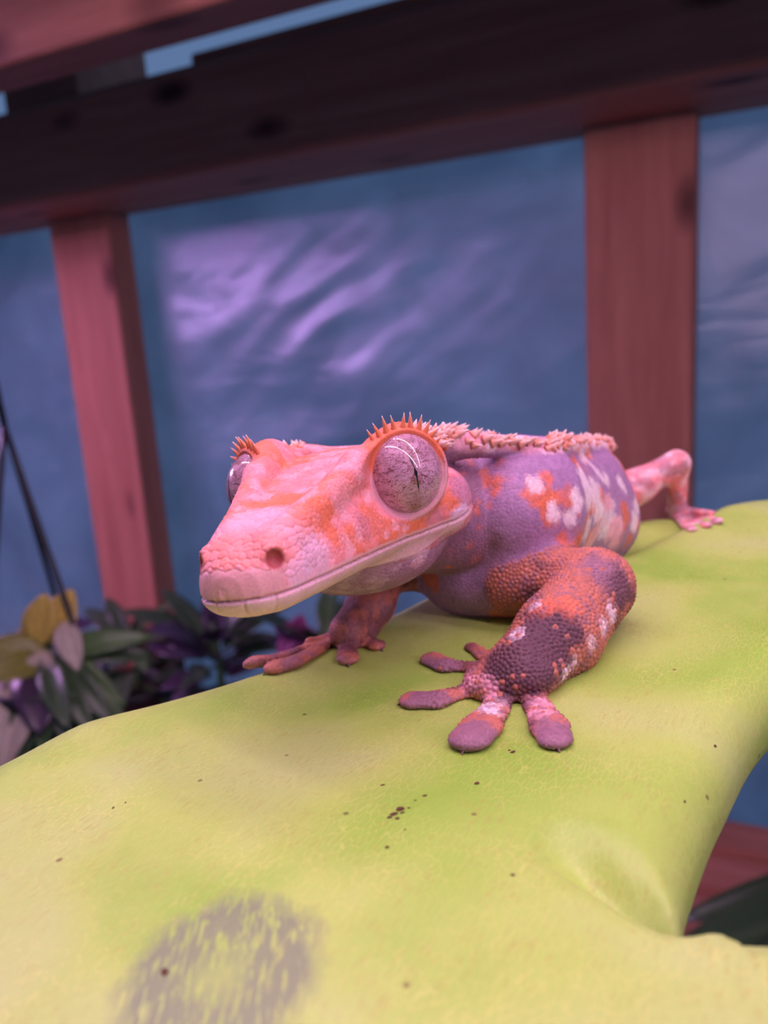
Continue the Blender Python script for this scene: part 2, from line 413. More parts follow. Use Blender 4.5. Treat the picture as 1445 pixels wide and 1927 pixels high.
def leaf_sdf(p):
    x, y, z = p[:, 0], p[:, 1], p[:, 2]
    T = 5.5+8.5*sstep(18, -22, x); R = T*.92
    q1 = poly_d(x, y)*.95+R; q2 = np.abs(z-leaf_top(x, y)+T)-T+R
    return np.minimum(np.maximum(q1, q2), 0)+np.hypot(np.maximum(q1, 0), np.maximum(q2, 0))-R
def on_leaf(px, py, up=0.0):
    q = ray(px, py); t = np.linspace(30, 190, 2400); d = leaf_sdf(t[:, None]*q)
    k = np.argmax(d < 0)
    if d[k] >= 0: k = int(np.argmin(d))
    p = q*t[k]; _, g = gradient(leaf_sdf, p[None]); return p+nrm(g[0])*up
def on_leaf_n(px, py): p = on_leaf(px, py); _, g = gradient(leaf_sdf, p[None]); return nrm(g[0])
def pitcher():
    v, q = surface_nets(leaf_sdf, (-110, -34, -72), (122, 168, -28), 1.0, 4)
    v = project(leaf_sdf, v, 2, .6); v = relax(v, q, 2); v, q = subdivide(v, q); v = project(leaf_sdf, v, 2, .5)
    base = wm((10, 70, -66))
    t = NT('pitcher_skin'); vec = t.mapping((1000, 1000, 1000))
    big = t.noise(vec, .045, 3, .5, .3); mid = t.noise(vec, .22, 4, .6)
    col = t.ramp(big, [(.32, (.27, .50, .06)), (.5, (.41, .59, .12)), (.68, (.46, .60, .20))])
    # brownish mottling along the fibres
    vs_ = t.mapping((1000, 1000, 1000), (0, 0, .55)); st = t.n('ShaderNodeMapping'); st.inputs['Scale'].default_value = (2.6, .8, 1); t.l(vs_, st.inputs[0])
    mot = t.noise(st.outputs[0], .9, 5, .7)
    mm = t.math('MULTIPLY', t.ramp(mot, [(.5, (0, 0, 0)), (.66, (1, 1, 1))]), t.ramp(mid, [(.4, (0, 0, 0)), (.62, (.55, .55, .55))]))
    col = t.mix(mm, col, (.38, .36, .09))
    # pale vein net
    dv = t.n('ShaderNodeMix', data_type='VECTOR'); dv.inputs[0].default_value = .35
    nz = t.n('ShaderNodeTexNoise'); nz.inputs['Scale'].default_value = .5; t.l(st.outputs[0], nz.inputs['Vector'])
    t.l(st.outputs[0], dv.inputs[4]); t.l(nz.outputs['Color'], dv.inputs[5])
    vo = t.n('ShaderNodeTexVoronoi', feature='DISTANCE_TO_EDGE'); vo.inputs['Scale'].default_value = 1.3; t.l(dv.outputs[1], vo.inputs['Vector'])
    ve = t.ramp(vo.outputs['Distance'], [(.0, (1, 1, 1)), (.07, (0, 0, 0))])
    vein = t.math('MULTIPLY', ve, t.ramp(t.noise(vec, .12, 3), [(.38, (.08, .08, .08)), (.65, (.5, .5, .5))]))
    col = t.mix(vein, col, (.66, .72, .2))
    # the grey bruise near the mouth of the pitcher, streaked by green veins
    bp = on_leaf(415, 1830)
    gp = t.n('ShaderNodeTexCoord'); sub = t.n('ShaderNodeVectorMath', operation='SUBTRACT'); t.l(gp.outputs['Object'], sub.inputs[0])
    sub.inputs[1].default_value = tuple(wm(bp)-base)
    rt = t.n('ShaderNodeMapping'); rt.inputs['Rotation'].default_value = (0, 0, .25); rt.inputs['Scale'].default_value = (1000/6.9, 1000/7.6, 0); t.l(sub.outputs[0], rt.inputs[0])
    ln = t.n('ShaderNodeVectorMath', operation='LENGTH'); t.l(rt.outputs[0], ln.inputs[0])
    rad = t.math('ADD', ln.outputs['Value'], t.math('MULTIPLY', t.math('SUBTRACT', t.noise(vec, .3, 4, .6), .5), .45))
    bm_ = t.ramp(rad, [(.08, (.35, .35, .35)), (.35, (.85, .85, .85)), (.72, (.9, .9, .9)), (.98, (0, 0, 0))])
    stk = t.n('ShaderNodeMapping'); stk.inputs['Rotation'].default_value = (0, 0, -.2); stk.inputs['Scale'].default_value = (2.4, .42, 1); t.l(vec, stk.inputs[0])
    sk = t.ramp(t.noise(stk.outputs[0], 1.2, 3, .55, .3), [(.52, (1, 1, 1)), (.64, (.15, .15, .15))])
    col = t.mix(t.math('MULTIPLY', bm_, sk), col, (.20, .25, .14))
    # red-brown specks
    vs2 = t.n('ShaderNodeTexVoronoi'); vs2.inputs['Scale'].default_value = .19; vs2.inputs['Randomness'].default_value = 1; t.l(vec, vs2.inputs['Vector'])
    col = t.mix(t.ramp(vs2.outputs['Distance'], [(.035, (.8, .8, .8)), (.06, (0, 0, 0))]), col, (.12, .06, .02))
    t.set(Base_Color=col, Roughness=.42, Normal=t.bump(t.math('ADD', vo.outputs['Distance'], mot), .12, .0004))
    t.b.inputs['Subsurface Weight'].default_value = .10; t.b.inputs['Subsurface Radius'].default_value = (.6, .8, .2); t.b.inputs['Subsurface Scale'].default_value = .003
    t.b.inputs['Specular IOR Level'].default_value = .35
    root = empty('pitcher_plant', base); tag(root, 'large smooth yellow-green pitcher with a grey bruise, under the gecko', 'plant')
    me = mesh_np('pitcher', wm(v)-base, q); link('pitcher', me, t.m, root)
    # stalk down to the pot
    pts = [Vector(wm((15, 75, -60))), Vector(wm((20, 80, -110))), Vector(wm((40, 100, -300))), Vector(wm((45, 110, -700))), Vector(wm((45, 110, ZF+205)))]
    me2 = tube_mesh('stalk', pts, [.009, .007, .006, .007, .009], 10); link('stalk', me2, plain('stalk_green', (.25, .38, .06), .5), root, -Vector(base))
    pot('flower_pot', wm((45, 110, ZF)), .11, .2, 'black plastic flower pot standing on the gravel floor')
def tube_mesh(name, pts, rads, seg=8, sub=6):
    P_ = [np.array(p) for p in pts]; out = []; rs = []
    for i in range(len(P_)-1):
        p0 = P_[max(i-1, 0)]; p1 = P_[i]; p2 = P_[i+1]; p3 = P_[min(i+2, len(P_)-1)]
        for t in np.linspace(0, 1, sub, endpoint=False):
            out.append(.5*((2*p1)+(-p0+p2)*t+(2*p0-5*p1+4*p2-p3)*t*t+(-p0+3*p1-3*p2+p3)*t**3)); rs.append(rads[i]*(1-t)+rads[i+1]*t)
    out.append(P_[-1]); rs.append(rads[-1]); out = np.array(out); v = []; up = np.array([.3, .2, .93])
    for i, p in enumerate(out):
        tg = nrm(out[min(i+1, len(out)-1)]-out[max(i-1, 0)])
        if abs(tg@up) > .95: up = np.array([1., .1, 0])
        a = nrm(np.cross(tg, up)); b = np.cross(tg, a); up = np.cross(a, tg)
        for k in range(seg):
            an = 2*math.pi*k/seg; v.append(p+rs[i]*(a*math.cos(an)+b*math.sin(an)))
    n = len(out); f = []
    for i in range(n-1):
        for k in range(seg): f.append([i*seg+k, i*seg+(k+1) % seg, (i+1)*seg+(k+1) % seg, (i+1)*seg+k])
    bm = bmesh.new(); vv = [bm.verts.new(x) for x in v]
    for q in f: bm.faces.new([vv[i] for i in q])
    bm.faces.new(vv[:seg][::-1]); bm.faces.new(vv[-seg:])
    return bm_mesh(name, bm, True)
M_POTBLACK = plain('black_plastic', (.012, .012, .014), .45)
M_SOIL = plain('potting_soil', (.03, .02, .015), .95)
def lathe(name, prof, seg=32):
    bm = bmesh.new(); rings = []
    for r, z in prof: rings.append([bm.verts.new((r*math.cos(2*math.pi*k/seg), r*math.sin(2*math.pi*k/seg), z)) for k in range(seg)])
    for a, b in zip(rings, rings[1:]):
        for k in range(seg): bm.faces.new((a[k], a[(k+1) % seg], b[(k+1) % seg], b[k]))
    bm.faces.new(rings[0][::-1]); bm.faces.new(rings[-1]); return bm_mesh(name, bm, True)
def pot(name, loc, r, h, label, group=None):
    root = empty(name, loc); tag(root, label, 'pot', group)
    link('wall', lathe('wall', [(r*.72, 0), (r*.95, h*.82), (r*1.04, h*.83), (r*1.06, h), (r*.98, h), (r*.9, h*.8), (r*.88, h*.78)]), M_POTBLACK, root)
    link('soil', lathe('soil', [(r*.86, h*.74), (r*.93, h*.87), (r*.5, h*.9)]), M_SOIL, root)
    return root
pitcher()

# ------------------------------------------------------------------ crested gecko
# head frame: f forward to the snout, l towards the side nearer the lens, h up (millimetres)
HC = M @ np.array([-5.8, 3.2, 86.6])
HA = M @ nrm([-.349, -.228, -.905]); HL = M @ np.array([.933, .085, -.36]); HL = nrm(HL-HA*(HL@HA))
HH = np.cross(HA, HL); HH = HH if HH@(M @ np.array([0, 1., 0])) > 0 else -HH
def hp(f, l, h): return HC+HA*f+HL*l+HH*h
def to_head(p): q = p-HC; return q@HA, q@HL, q@HH
HF  = [-19,  -16, -12,  -8,   -5,   -2,   2,    6,   10,   14,  17,   19.5, 21.2, 22.3, 22.9, 23.1]
HW_ = [7.5,  9.0, 10.8, 12.2, 12.2, 11.0, 8.9, 7.6, 6.6, 5.8, 5.2, 4.7,  3.9,  2.8,  1.5,  .3]
HT  = [-.5,  .3,  1.3,  2.3,  3.0,  3.2,  2.8, 1.9, .9,  0.1, -.5, -1.2, -1.9, -2.7, -3.5, -4.3]
HBm = [-8.5,-9.5, -10.0, -10.0, -9.7, -9.3, -8.9, -8.7, -8.5, -8.3, -8.1, -7.9, -7.5, -6.9, -6.1, -5.0]
EC = np.array([0.0, 8.6, 0.2])                       # eye centre in the head frame
EA = nrm([math.cos(math.radians(36)), math.sin(math.radians(36)), .06])  # optical axis in the head frame
ER = 3.95
EUP = nrm(np.array([0, 0, 1.])-EA*EA[2]); ESI = np.cross(EUP, EA)
def culled(fn, c, R):
    c = np.asarray(c, float)
    def g(p):
        m = ((p-c)**2).sum(1) < R*R; out = np.full(len(p), 9.0); out[m] = fn(p[m]) if m.any() else 0; return out
    return g
def head_sdf_(p):
    f, l, h = to_head(p); l = np.abs(l)
    fc = np.clip(f, HF[0], HF[-1])
    w = np.interp(fc, HF, HW_); t = np.interp(fc, HF, HT); b = np.interp(fc, HF, HBm)
    c = b+(t-b)*.36; H = np.where(h > c, t-c, c-b); n = 2.35
    k = ((np.abs(l)/w)**n+(np.abs(h-c)/H)**n)**(1/n)
    d = (k-1)*np.minimum(w, H)*.9
    d = np.maximum(d, np.where(f > HF[-1], f-HF[-1], np.where(f < HF[0], HF[0]-f, -9)))
    q = np.stack([f, l, h], 1)
    d = smin(d, cone(q, (19, 2.4, -2.3), (5, 5.6, 2.1), 1.0, 1.5), 1.6)      # canthal ridge
    d = smin(d, cone(q, (5, 5.6, 2.1), (-2, 7.6, 3.5), 1.5, 1.7), 1.2)       # brow
    d = smin(d, cone(q, (-2, 8.0, 3.0), (-15, 9.0, .9), 1.5, 1.3), 1.6)     # crest ridge
    d = smin(d, ell(q, np.array([-7.5, 10.3, -4.6]), (4.5, 2.6, 3.4)), 1.2)  # jaw muscle
    d = smin(d, ell(q, np.array([-5.5, 0, -8.6]), (9.5, 9.6, 5.2)), 1.4)      # throat
    d = smax(d, -cone(q, (13, 0, 3.6), (-3, 0, 6.6), 2.2, 2.6), 1.8)         # hollow between the ridges
    d = smin(d, ell(q, EC-EA*.5, (4.7, 4.7, 4.9)), .9)                         # orbit
    e = q-EC; ez = e@EA; ex = e@ESI; ey = e@EUP/1.13; er = np.hypot(ex, ey)
    d = smax(d, -(np.maximum(er-(3.72+np.maximum(ez-1.0, 0)*.50), -ez-1.5)), .22)
    rim = np.hypot(er-3.78, ez-1.05)-.40
    d = smin(d, rim, .28)
    # nostril
    d = smin(d, ell(q, np.array([20.0, 3.3, -2.75]), (1.15, .9, 1.1)), .6)
    d = smax(d, -ell(q, np.array([20.7, 3.85, -2.75]), (.72, .8, .85)), .16)
    return d
head_sdf = culled(head_sdf_, hp(2, 0, -3), 30)
SH, MB, PV = P(985, 958, 108), P(1070, 950, 127), P(1108, 948, 149)
AXB = nrm(PV-SH); SIB = nrm(np.cross(AXB, [0, 0, 1.])); UPB = np.cross(SIB, AXB)
def body_ell(p, c, r): return ell(np.stack([(p-c)@AXB, (p-c)@SIB, (p-c)@UPB], 1), np.zeros(3), r)
def torso_sdf_(p):
    d = body_ell(p, SH, (13, 8.7, 9.8))
    d = smin(d, body_ell(p, SH-AXB*3.5, (5.5, 8.8, 9.4)), 1.5)
    d = smin(d, body_ell(p, MB, (18, 9.6, 10.8)), 7)
    d = smin(d, body_ell(p, MB+UPB*-3.0+AXB*1, (16, 10.3, 7.5)), 3)
    d = smin(d, body_ell(p, PV, (13, 7.4, 8.0)), 4)
    d = smin(d, body_ell(p, P(925, 1072, 110), (10, 10.8, 7.2)), 3)
    d = smin(d, cone(p, PV, PV+AXB*12-UPB*1.5, 5, 2.2), 3)
    # dorsal edge that carries the crest
    ins = SIB if SIB@HL > 0 else -SIB
    for s in (1, -1):
        d = smin(d, cone(p, SH+UPB*8.3+ins*s*4.6, MB+UPB*9.8+ins*s*4.4+AXB*8, 1.3, 1.2), 1.3)
    return d
INS = SIB if SIB@HL > 0 else -SIB
torso_sdf = culled(torso_sdf_, MB, 46)
NK0, NK1 = hp(-11, 0, -6.2), SH+AXB*2-UPB*1
def digits():
    """finger chains as ((pixel x, pixel y), half width in pixels) on the pitcher; near hand, far hand, hind foot"""
    near = [[(925, 1250, 16), (905, 1233, 13), (888, 1221, 13)],
            [(905, 1262, 18), (868, 1259, 14), (838, 1258, 20), (814, 1247, 22)],
            [(915, 1292, 21), (872, 1308, 17), (820, 1325, 26), (780, 1326, 28)],
            [(950, 1305, 26), (930, 1345, 26), (904, 1382, 39), (887, 1402, 42)],
            [(995, 1305, 24), (1013, 1336, 23), (1034, 1376, 34), (1045, 1400, 33)]]
    far = [[(640, 1205, 18), (595, 1232, 18), (550, 1256, 21), (522, 1264, 24)],
           [(632, 1200, 17), (575, 1228, 16), (510, 1250, 18), (480, 1254, 21)],
           [(655, 1205, 17), (654, 1232, 17), (655, 1246, 21)],
           [(675, 1195, 16), (692, 1212, 14), (709, 1220, 17)],
           [(620, 1205, 10), (600, 1207, 8), (583, 1207, 8)]]
    hind = [[(1278, 965, 12), (1305, 968, 10), (1338, 970, 9)], [(1280, 972, 12), (1315, 980, 10), (1350, 986, 10)],
            [(1278, 978, 12), (1300, 988, 10), (1330, 993, 9)], [(1276, 980, 12), (1290, 992, 9), (1302, 1000, 9)]]
    return near, far, hind
LIMBS = []                                           # (function, blend)
TIPS = []
def build_limbs():
    near, far, hind = digits()
    def chain(ch, lift, kf, rs=1.0):
        pts = []
        for (x, y, r) in ch:
            p = on_leaf(x, y); n = on_leaf_n(x, y)
            if n[2] < .5: n = nrm(n+np.array([0, 0, 1.5]))
            dep = np.linalg.norm(p)/math.sqrt(1+((x-722.5)/F)**2+((y-963.5)/F)**2)
            rr_ = r*dep/F*rs; pts.append((p+n*(rr_*kf*.8+lift), rr_, n))
        prims = [(a[0], b[0], a[1], b[1], a[2]) for a, b in zip(pts, pts[1:])]
        d_ = nrm(pts[-1][0]-pts[-2][0]); TIPS.append((pts[-1][0]+d_*pts[-1][1]*.92, d_, pts[-1][2], pts[-1][1]))
        return prims, kf
    def limb(segs, chains, palm, k_seg=1.5, kd=.7):
        def fn(p):
            d = None
            for (a, b, ra, rb) in segs:
                e = cone(p, a, b, ra, rb); d = e if d is None else smin(d, e, k_seg)
            if palm is not None:
                a, b, ra, rb, n, kf = palm; d = smin(d, flatcone(p, a, b, ra, rb, n, kf), 1.3)
            for prims, kf in chains:
                e = None
                for (a, b, ra, rb, n) in prims:
                    g = flatcone(p, a, b, ra, rb, n, kf); e = g if e is None else smin(e, g, .35)
                d = smin(d, e, kd)
            return d
        pts = np.array([x for sg in segs for x in sg[:2]]+[x for pr, kf in chains for sg in pr for x in sg[:2]]); c = (pts.min(0)+pts.max(0))/2
        return culled(fn, c, np.linalg.norm(pts-c, axis=1).max()+9)
    # near foreleg
    palm_c = on_leaf(955, 1272); n = on_leaf_n(955, 1272)
    wr = on_leaf(985, 1262)+np.array([0, 0, 3.4]) ; elb = P(1118, 1106, 95.5)
    ch = [chain(c, 0, .42) for c in near]
    segs = [(P(970, 1088, 102), P(1122, 1101, 96.5), 4.3, 3.95), (elb, P(1050, 1195, 89), 4.55, 4.5), (P(1050, 1195, 89), P(982, 1258, 84.5), 4.5, 3.5)]
    pa, pb = P(985, 1258, 84.5), on_leaf(940, 1296)+n*1.0
    LIMBS.append((limb(segs, ch, (pa, pb, 4.0, 3.7, n, .55)), 2.4))
    # far foreleg
    n2 = on_leaf_n(655, 1225); ch = [chain(c, 0, .5) for c in far]
    wr2 = on_leaf(660, 1212)+n2*2.0
    segs = [(P(790, 1065, 112), P(722, 1075, 108), 3.4, 3.0), (P(722, 1075, 108), P(698, 1135, 105), 3.0, 2.9), (P(698, 1135, 105), wr2, 2.9, 2.3)]
    LIMBS.append((limb(segs, ch, (P(678, 1180, 103), wr2-n2*.6, 2.4, 2.3, n2, .8)), 1.4))
    # near hind leg, splayed out to the right
    n3 = on_leaf_n(1310, 990); fo = on_leaf(1276, 972); dep = 143.
    ch = [chain(c, 0, .6) for c in hind]
    segs = [(P(1130, 945, 148), P(1200, 915, 147), 4.4, 3.1), (P(1200, 915, 147), P(1272, 872, 146), 3.0, 2.2), (P(1274, 874, 146), fo+n3*1.4, 2.1, 1.6)]
    LIMBS.append((limb(segs, ch, (fo+n3*1.4, on_leaf(1292, 978)+n3*.8, 1.5, 1.6, n3, .7)), 1.6))
    # far hind leg: the same posture on the other side
    s = -SIB if SIB@HL > 0 else SIB
    kn = PV+s*17+AXB*-3+UPB*0; ft = PV+s*19-AXB*9
    q = leaf_top(np.array([ft[0]]), np.array([ft[1]]))[0]
    ft = np.array([ft[0], ft[1], q+1.2])
    dist_edge = poly_d(np.array([ft[0]]), np.array([ft[1]]))[0]
    segs = [(PV+s*3, kn, 4.2, 2.2), (kn, ft, 2.2, 1.5), (ft, ft-AXB*5, 1.5, 1.0)]
    LIMBS.append((limb(segs, [], None), 1.6))
build_limbs()
def gecko_sdf(p):
    hd = head_sdf(p)
    nk = cone(p, NK0, NK1, 7.2, 7.8)
    for s_ in (1, -1): nk = smin(nk, cone(p, hp(-12.5, 9.0*s_, 1.2), SH+UPB*8.2+INS*s_*4.8-AXB*1, 1.5, 1.4), 1.6)
    d = smin(hd, nk, 2.2)
    t = torso_sdf(p)
    for fn, k in LIMBS: t = smin(t, fn(p), k)
    return smin(d, t, .7)
def mouth_h(f): return np.interp(f, [-9, -7, -4, 0, 5, 10, 15, 19, 21, 23.2], [-4.9, -5.7, -6.15, -6.35, -6.3, -6.15, -5.95, -5.75, -5.7, -5.6])
JA_F = np.linspace(23.1, -9, 400); JA_W = np.interp(JA_F, HF, HW_)
JA_S = np.concatenate([[0], np.cumsum(np.hypot(np.diff(JA_F), np.diff(JA_W)))])
def jaw_arc(f): return np.interp(-f, -JA_F, JA_S)
def project_px(v):
    c = v@M                                           # back to camera axes
    return np.stack([722.5+c[:, 0]/c[:, 2]*F, 963.5-c[:, 1]/c[:, 2]*F, c[:, 2]], 1)
COL = dict(orange=(.78, .19, .095), pale=(.86, .42, .50), pink=(.83, .28, .30), lav=(.40, .225, .40), dark=(.125, .055, .075), arm=(.52, .185, .13),
           white=(.93, .74, .80), mauve=(.30, .15, .20), lip=(.76, .47, .53), neck=(.30, .155, .235), lilac=(.70, .46, .60))
COL = {k: np.array(v) for k, v in COL.items()}
def crest_path():
    return [hp(-3.5, 9.0, 3.4), hp(-7.5, 9.6, 2.9), hp(-12, 9.6, 2.2), SH+UPB*9.0+INS*5.6-AXB*5, SH+UPB*9.4+INS*5.2, (SH+MB)/2+UPB*10.2+INS*5.0, MB+UPB*10.6+INS*4.8, MB+UPB*10.2+INS*4.6+AXB*7]
def mirror_crest(p):
    fa, la, ha = to_head(p[None])
    return hp(fa[0], -la[0], ha[0]) if fa[0] > -13 else p-2*INS*((p-SH)@INS)
def gecko():
    v, q = surface_nets(gecko_sdf, (-24, 50, -44), (72, 172, 12), .27, 4, 1.5)
    v = project(gecko_sdf, v, 2, .12); v = relax(v, q, 1)
    v, q = subdivide(v, q)
    d, N = gradient(gecko_sdf, v, .03); gn = np.linalg.norm(N, axis=1)[:, None]+1e-6; N /= gn; v = v-N*np.clip(d[:, None]/gn, -.08, .08)
    f, l, h = to_head(v); px = project_px(v)
    reg = np.stack([head_sdf(v), cone(v, NK0, NK1, 7.2, 7.8)+.1, torso_sdf(v)]+[fn(v)+(0 if i_ < 2 else .3) for i_, (fn, k) in enumerate(LIMBS)], 1).argmin(1)
    head, neck, tor, arm, farm, hind, hind2 = [reg == i for i in range(7)]
    limb = arm | farm | hind | hind2
    front = (N*(-v)).sum(1) > 0
    def at(x, y):
        m = np.nonzero(front & (np.abs(px[:, 0]-x) < 7) & (np.abs(px[:, 1]-y) < 7))[0]
        return v[m[np.argmin(px[m, 2])]] if len(m) else None
    # ---- pigment
    n1 = vnoise(v, .35, 4); n2 = vnoise(v+50, .8, 3); n3 = vnoise(v+90, .22, 3)
    col = np.zeros((len(v), 3)); col[:] = COL['pink']
    def lay(mask, c): col[:] = col*(1-mask[:, None])+np.asarray(c)*mask[:, None]
    lay(sstep(.46, .60, n1)*.85, COL['orange']); lay(sstep(.52, .64, n2)*.7, COL['pale'])
    lay(head*sstep(13, 17, f)*.55*(h > -4), COL['pale'])
    lay(head*sstep(17.5, 20, f)*(h > -3.2)*.5, COL['orange'])
    lay(neck*1.0, COL['neck']); lay(neck*sstep(.60, .68, n2)*.8, COL['orange'])
    lay(head*sstep(-7, -10, f)*sstep(3.0, 1.5, h), COL['neck'])
    thr = head*sstep(1.9, 2.6, mouth_h(f)-h)*sstep(14, 9, f); lay(thr, COL['neck']*1.25); lay(thr*sstep(.5, .62, n2)*.5, COL['lilac']*.8)
    lay(tor*1.0, COL['lav']); lay(tor*sstep(.54, .62, n3)*.85, COL['orange']*.9)
    lay(tor*sstep(.53, .60, vnoise(v+20, .27, 4))*.9*sstep(2, 9, (v-SH)@AXB), COL['white'])
    lay(limb*1.0, COL['arm']); lay(arm*sstep(.5, .58, n1)*.7, COL['dark'])
    lay((farm | hind2)*sstep(.45, .54, n1)*.8, COL['dark']); lay(farm*sstep(.5, .62, n2)*.6, COL['mauve'])
    lay(hind*1.0, COL['pink']); lay(hind*sstep(.5, .6, n2)*.7, COL['white']); lay(hind*sstep(.52, .6, n1)*.6, COL['mauve'])
    blobs = [  # pixel where the mark sits, radius in millimetres, colour, strength
        (1040, 1165, 3.6, 'dark', 1), (1060, 1185, 3.6, 'dark', 1), (1015, 1195, 3.2, 'dark', 1), (1075, 1215, 2.4, 'dark', .9), (985, 1235, 3.3, 'dark', .95), (940, 1250, 2.8, 'dark', .9), (965, 1275, 3, 'dark', .8),
        (1150, 1075, 3.2, 'mauve', .9), (1175, 1100, 2.8, 'dark', .8), (1110, 1062, 2.4, 'mauve', .7), (1000, 1115, 1.6, 'mauve', .9), (985, 1120, 1.5, 'dark', .8),
        (1090, 1110, 3.4, 'arm', .9), (1040, 1085, 3.4, 'arm', .9), (1060, 1130, 1.8, 'orange', .6), (1020, 1135, 1.5, 'orange', .7), (950, 1085, 2.6, 'arm', .9),
        (1160, 1148, 1.2, 'white', .75), (1143, 1178, 1.0, 'white', .75), (1120, 1208, .9, 'white', .7), (1003, 1132, .8, 'white', .8), (965, 1185, .8, 'white', .8),
        (1090, 1240, 1.3, 'arm', .9), (1068, 1275, 1.0, 'white', .8), (1050, 1303, 1.0, 'white', .8), (1083, 1255, .8, 'white', .7), (1030, 1270, 2.0, 'dark', .9), (1050, 1240, 2.4, 'dark', .9), (1030, 1318, 1.4, 'pale', .8),
        (935, 1325, 1.8, 'white', .8), (960, 1335, 1.3, 'arm', .9), (905, 1295, 1.5, 'pale', .75), (880, 1300, 1.4, 'arm', .8), (880, 1262, 1.3, 'arm', .8), (1010, 1335, 1.6, 'pale', .75), (895, 1320, 1.2, 'arm', .8), (875, 1275, 1.2, 'pale', .7),
        (790, 1325, 3.0, 'mauve', 1), (830, 1320, 2.2, 'mauve', .9), (890, 1395, 3.6, 'mauve', 1), (905, 1375, 2.4, 'mauve', .9), (1040, 1385, 3.2, 'mauve', 1), (1028, 1362, 2, 'mauve', .9), (815, 1250, 2.4, 'mauve', .95), (840, 1255, 1.4, 'mauve', .8),
        (985, 1010, 5.5, 'lav', .95), (1000, 940, 4.5, 'lav', .9), (1050, 880, 5.0, 'lav', .95), (1100, 880, 4.5, 'lav', .9), (950, 1035, 3, 'lav', .9), (980, 870, 3.5, 'lav', .9), (1040, 850, 4, 'lav', .8), (1130, 900, 3, 'lav', .8), (1000, 1030, 3.5, 'lav', .9), (1085, 1000, 1.8, 'lav', .8),
        (1025, 925, 2.2, 'orange', .9), (1040, 955, 2.0, 'orange', .85), (1015, 905, 1.2, 'white', .8), (1090, 865, 1.6, 'orange', .8), (1070, 935, 2.0, 'orange', .7), (1050, 970, 1.2, 'white', .9), (1035, 890, .9, 'orange', .7),
        (1110, 915, 3.2, 'white', .95), (1130, 950, 3.4, 'white', .9), (1095, 940, 1.6, 'white', .9), (1150, 985, 3.0, 'white', .7), (1110, 1000, 2.0, 'white', .7), (1165, 1010, 2.5, 'pale', .9), (1120, 1020, 2.6, 'pale', .7), (1080, 975, 1.4, 'white', .9), (1140, 925, 1.0, 'orange', .7), (1125, 965, .8, 'orange', .7), (1150, 940, 1.5, 'pale', .9),
        (870, 955, 2.0, 'orange', .85), (862, 940, 1.4, 'orange', .8), (905, 905, 1.0, 'orange', .6), (925, 980, 1.8, 'neck', .8), (900, 890, 3.0, 'neck', .9), (930, 920, 3.5, 'neck', .9), (880, 920, 2.2, 'lav', .6),
        (872, 985, 1.5, 'lilac', .95), (878, 970, 1.3, 'lilac', .9), (855, 1003, 1.5, 'lilac', .9), (830, 1026, 1.5, 'lilac', .8), (798, 1046, 1.3, 'lilac', .8), (940, 985, 2.0, 'neck', .9), (860, 1050, 3.2, 'neck', .8), (820, 1075, 2.5, 'neck', .7), (910, 1040, 3, 'neck', .8), (800, 1000, 3.2, 'orange', .9), (740, 1040, 2.6, 'orange', .85), (680, 1030, 2.2, 'orange', .8), (770, 1015, 1.6, 'orange', .8), (690, 985, 1.3, 'lav', .35), (665, 1035, 1.4, 'lav', .45), (700, 1035, .9, 'orange', .8),
        (820, 985, 1.3, 'lav', .4), (840, 970, 1.0, 'lav', .3), (600, 960, 2.2, 'orange', .55), (530, 935, 1.8, 'orange', .9), (600, 1045, 2.2, 'lilac', .7), (570, 1075, 1.6, 'lilac', .7), (560, 1030, 1.2, 'lilac', .5), (500, 965, 2.2, 'pale', .8), (560, 900, 2.4, 'pink', .7), (430, 1020, 1.7, 'orange', .8), (480, 1020, 1.5, 'orange', .55),
        (640, 900, 2, 'orange', .5), (520, 870, 2, 'pink', .7), (650, 940, 1.6, 'pale', .5), (720, 985, 1.4, 'orange', .6)]
    for x, y, r, c, s in blobs:
        p = at(x, y)
        if p is None: continue
        near = head | neck if (x < 950 and y < 1010) else (tor | neck if y < 1040 else None)
        spots = [p]
        if x < 860 and y < 1120:                          # both sides of the head are marked alike
            pf, pl, ph = to_head(p[None]); spots.append(hp(pf[0], -pl[0], ph[0]))
        for p_ in spots:
            k = np.nonzero(np.abs(v[:, 0]-p_[0]) < 1.7*r)[0]; k = k[(np.abs(v[k, 1]-p_[1]) < 1.7*r) & (np.abs(v[k, 2]-p_[2]) < 1.7*r)]
            if near is not None: k = k[near[k]]
            m = (sstep(1.15, .75, np.sqrt(((v[k]-p_)**2).sum(1))/r+(n2[k]-.5)*1.5)*s)[:, None]
            col[k] = col[k]*(1-m)+COL[c]*m
    cp = crest_path(); dc_ = np.full(len(v), 99.)
    for s_ in (1, -1):
        for a_, b_ in zip(cp, cp[1:]):
            if s_ < 0: a_, b_ = mirror_crest(a_), mirror_crest(b_)
            ba = b_-a_; hh = np.clip((v-a_)@ba/(ba@ba), 0, 1); dc_ = np.minimum(dc_, np.sqrt(((v-a_-hh[:, None]*ba)**2).sum(1)))
    cm = (head | neck | tor)*sstep(2.1, 1.2, dc_+(n2-.5)*.8); lay(cm*.9, COL['pale']*.96); lay(cm*sstep(.5, .6, n1)*.6, COL['orange'])
    lay(cm*tor*sstep(.45, .55, vnoise(v+7, .5, 2))*.8, COL['white'])
    # ---- scale size field (spacing in millimetres)
    r = np.full(len(v), .44); r[tor] = .50; r[limb] = .60
    r = np.where(head, np.where(f > 12, .44+.55*sstep(12, 19, f), .44), r)
    mh = mouth_h(f); ml = np.abs(l)
    below = mh-h
    r = np.where(head & (below > 0) & (f < 3), np.maximum(r, 1.05-.22*np.clip(below-1, 0, 5)), r)
    tipd = np.full(len(v), 9.)
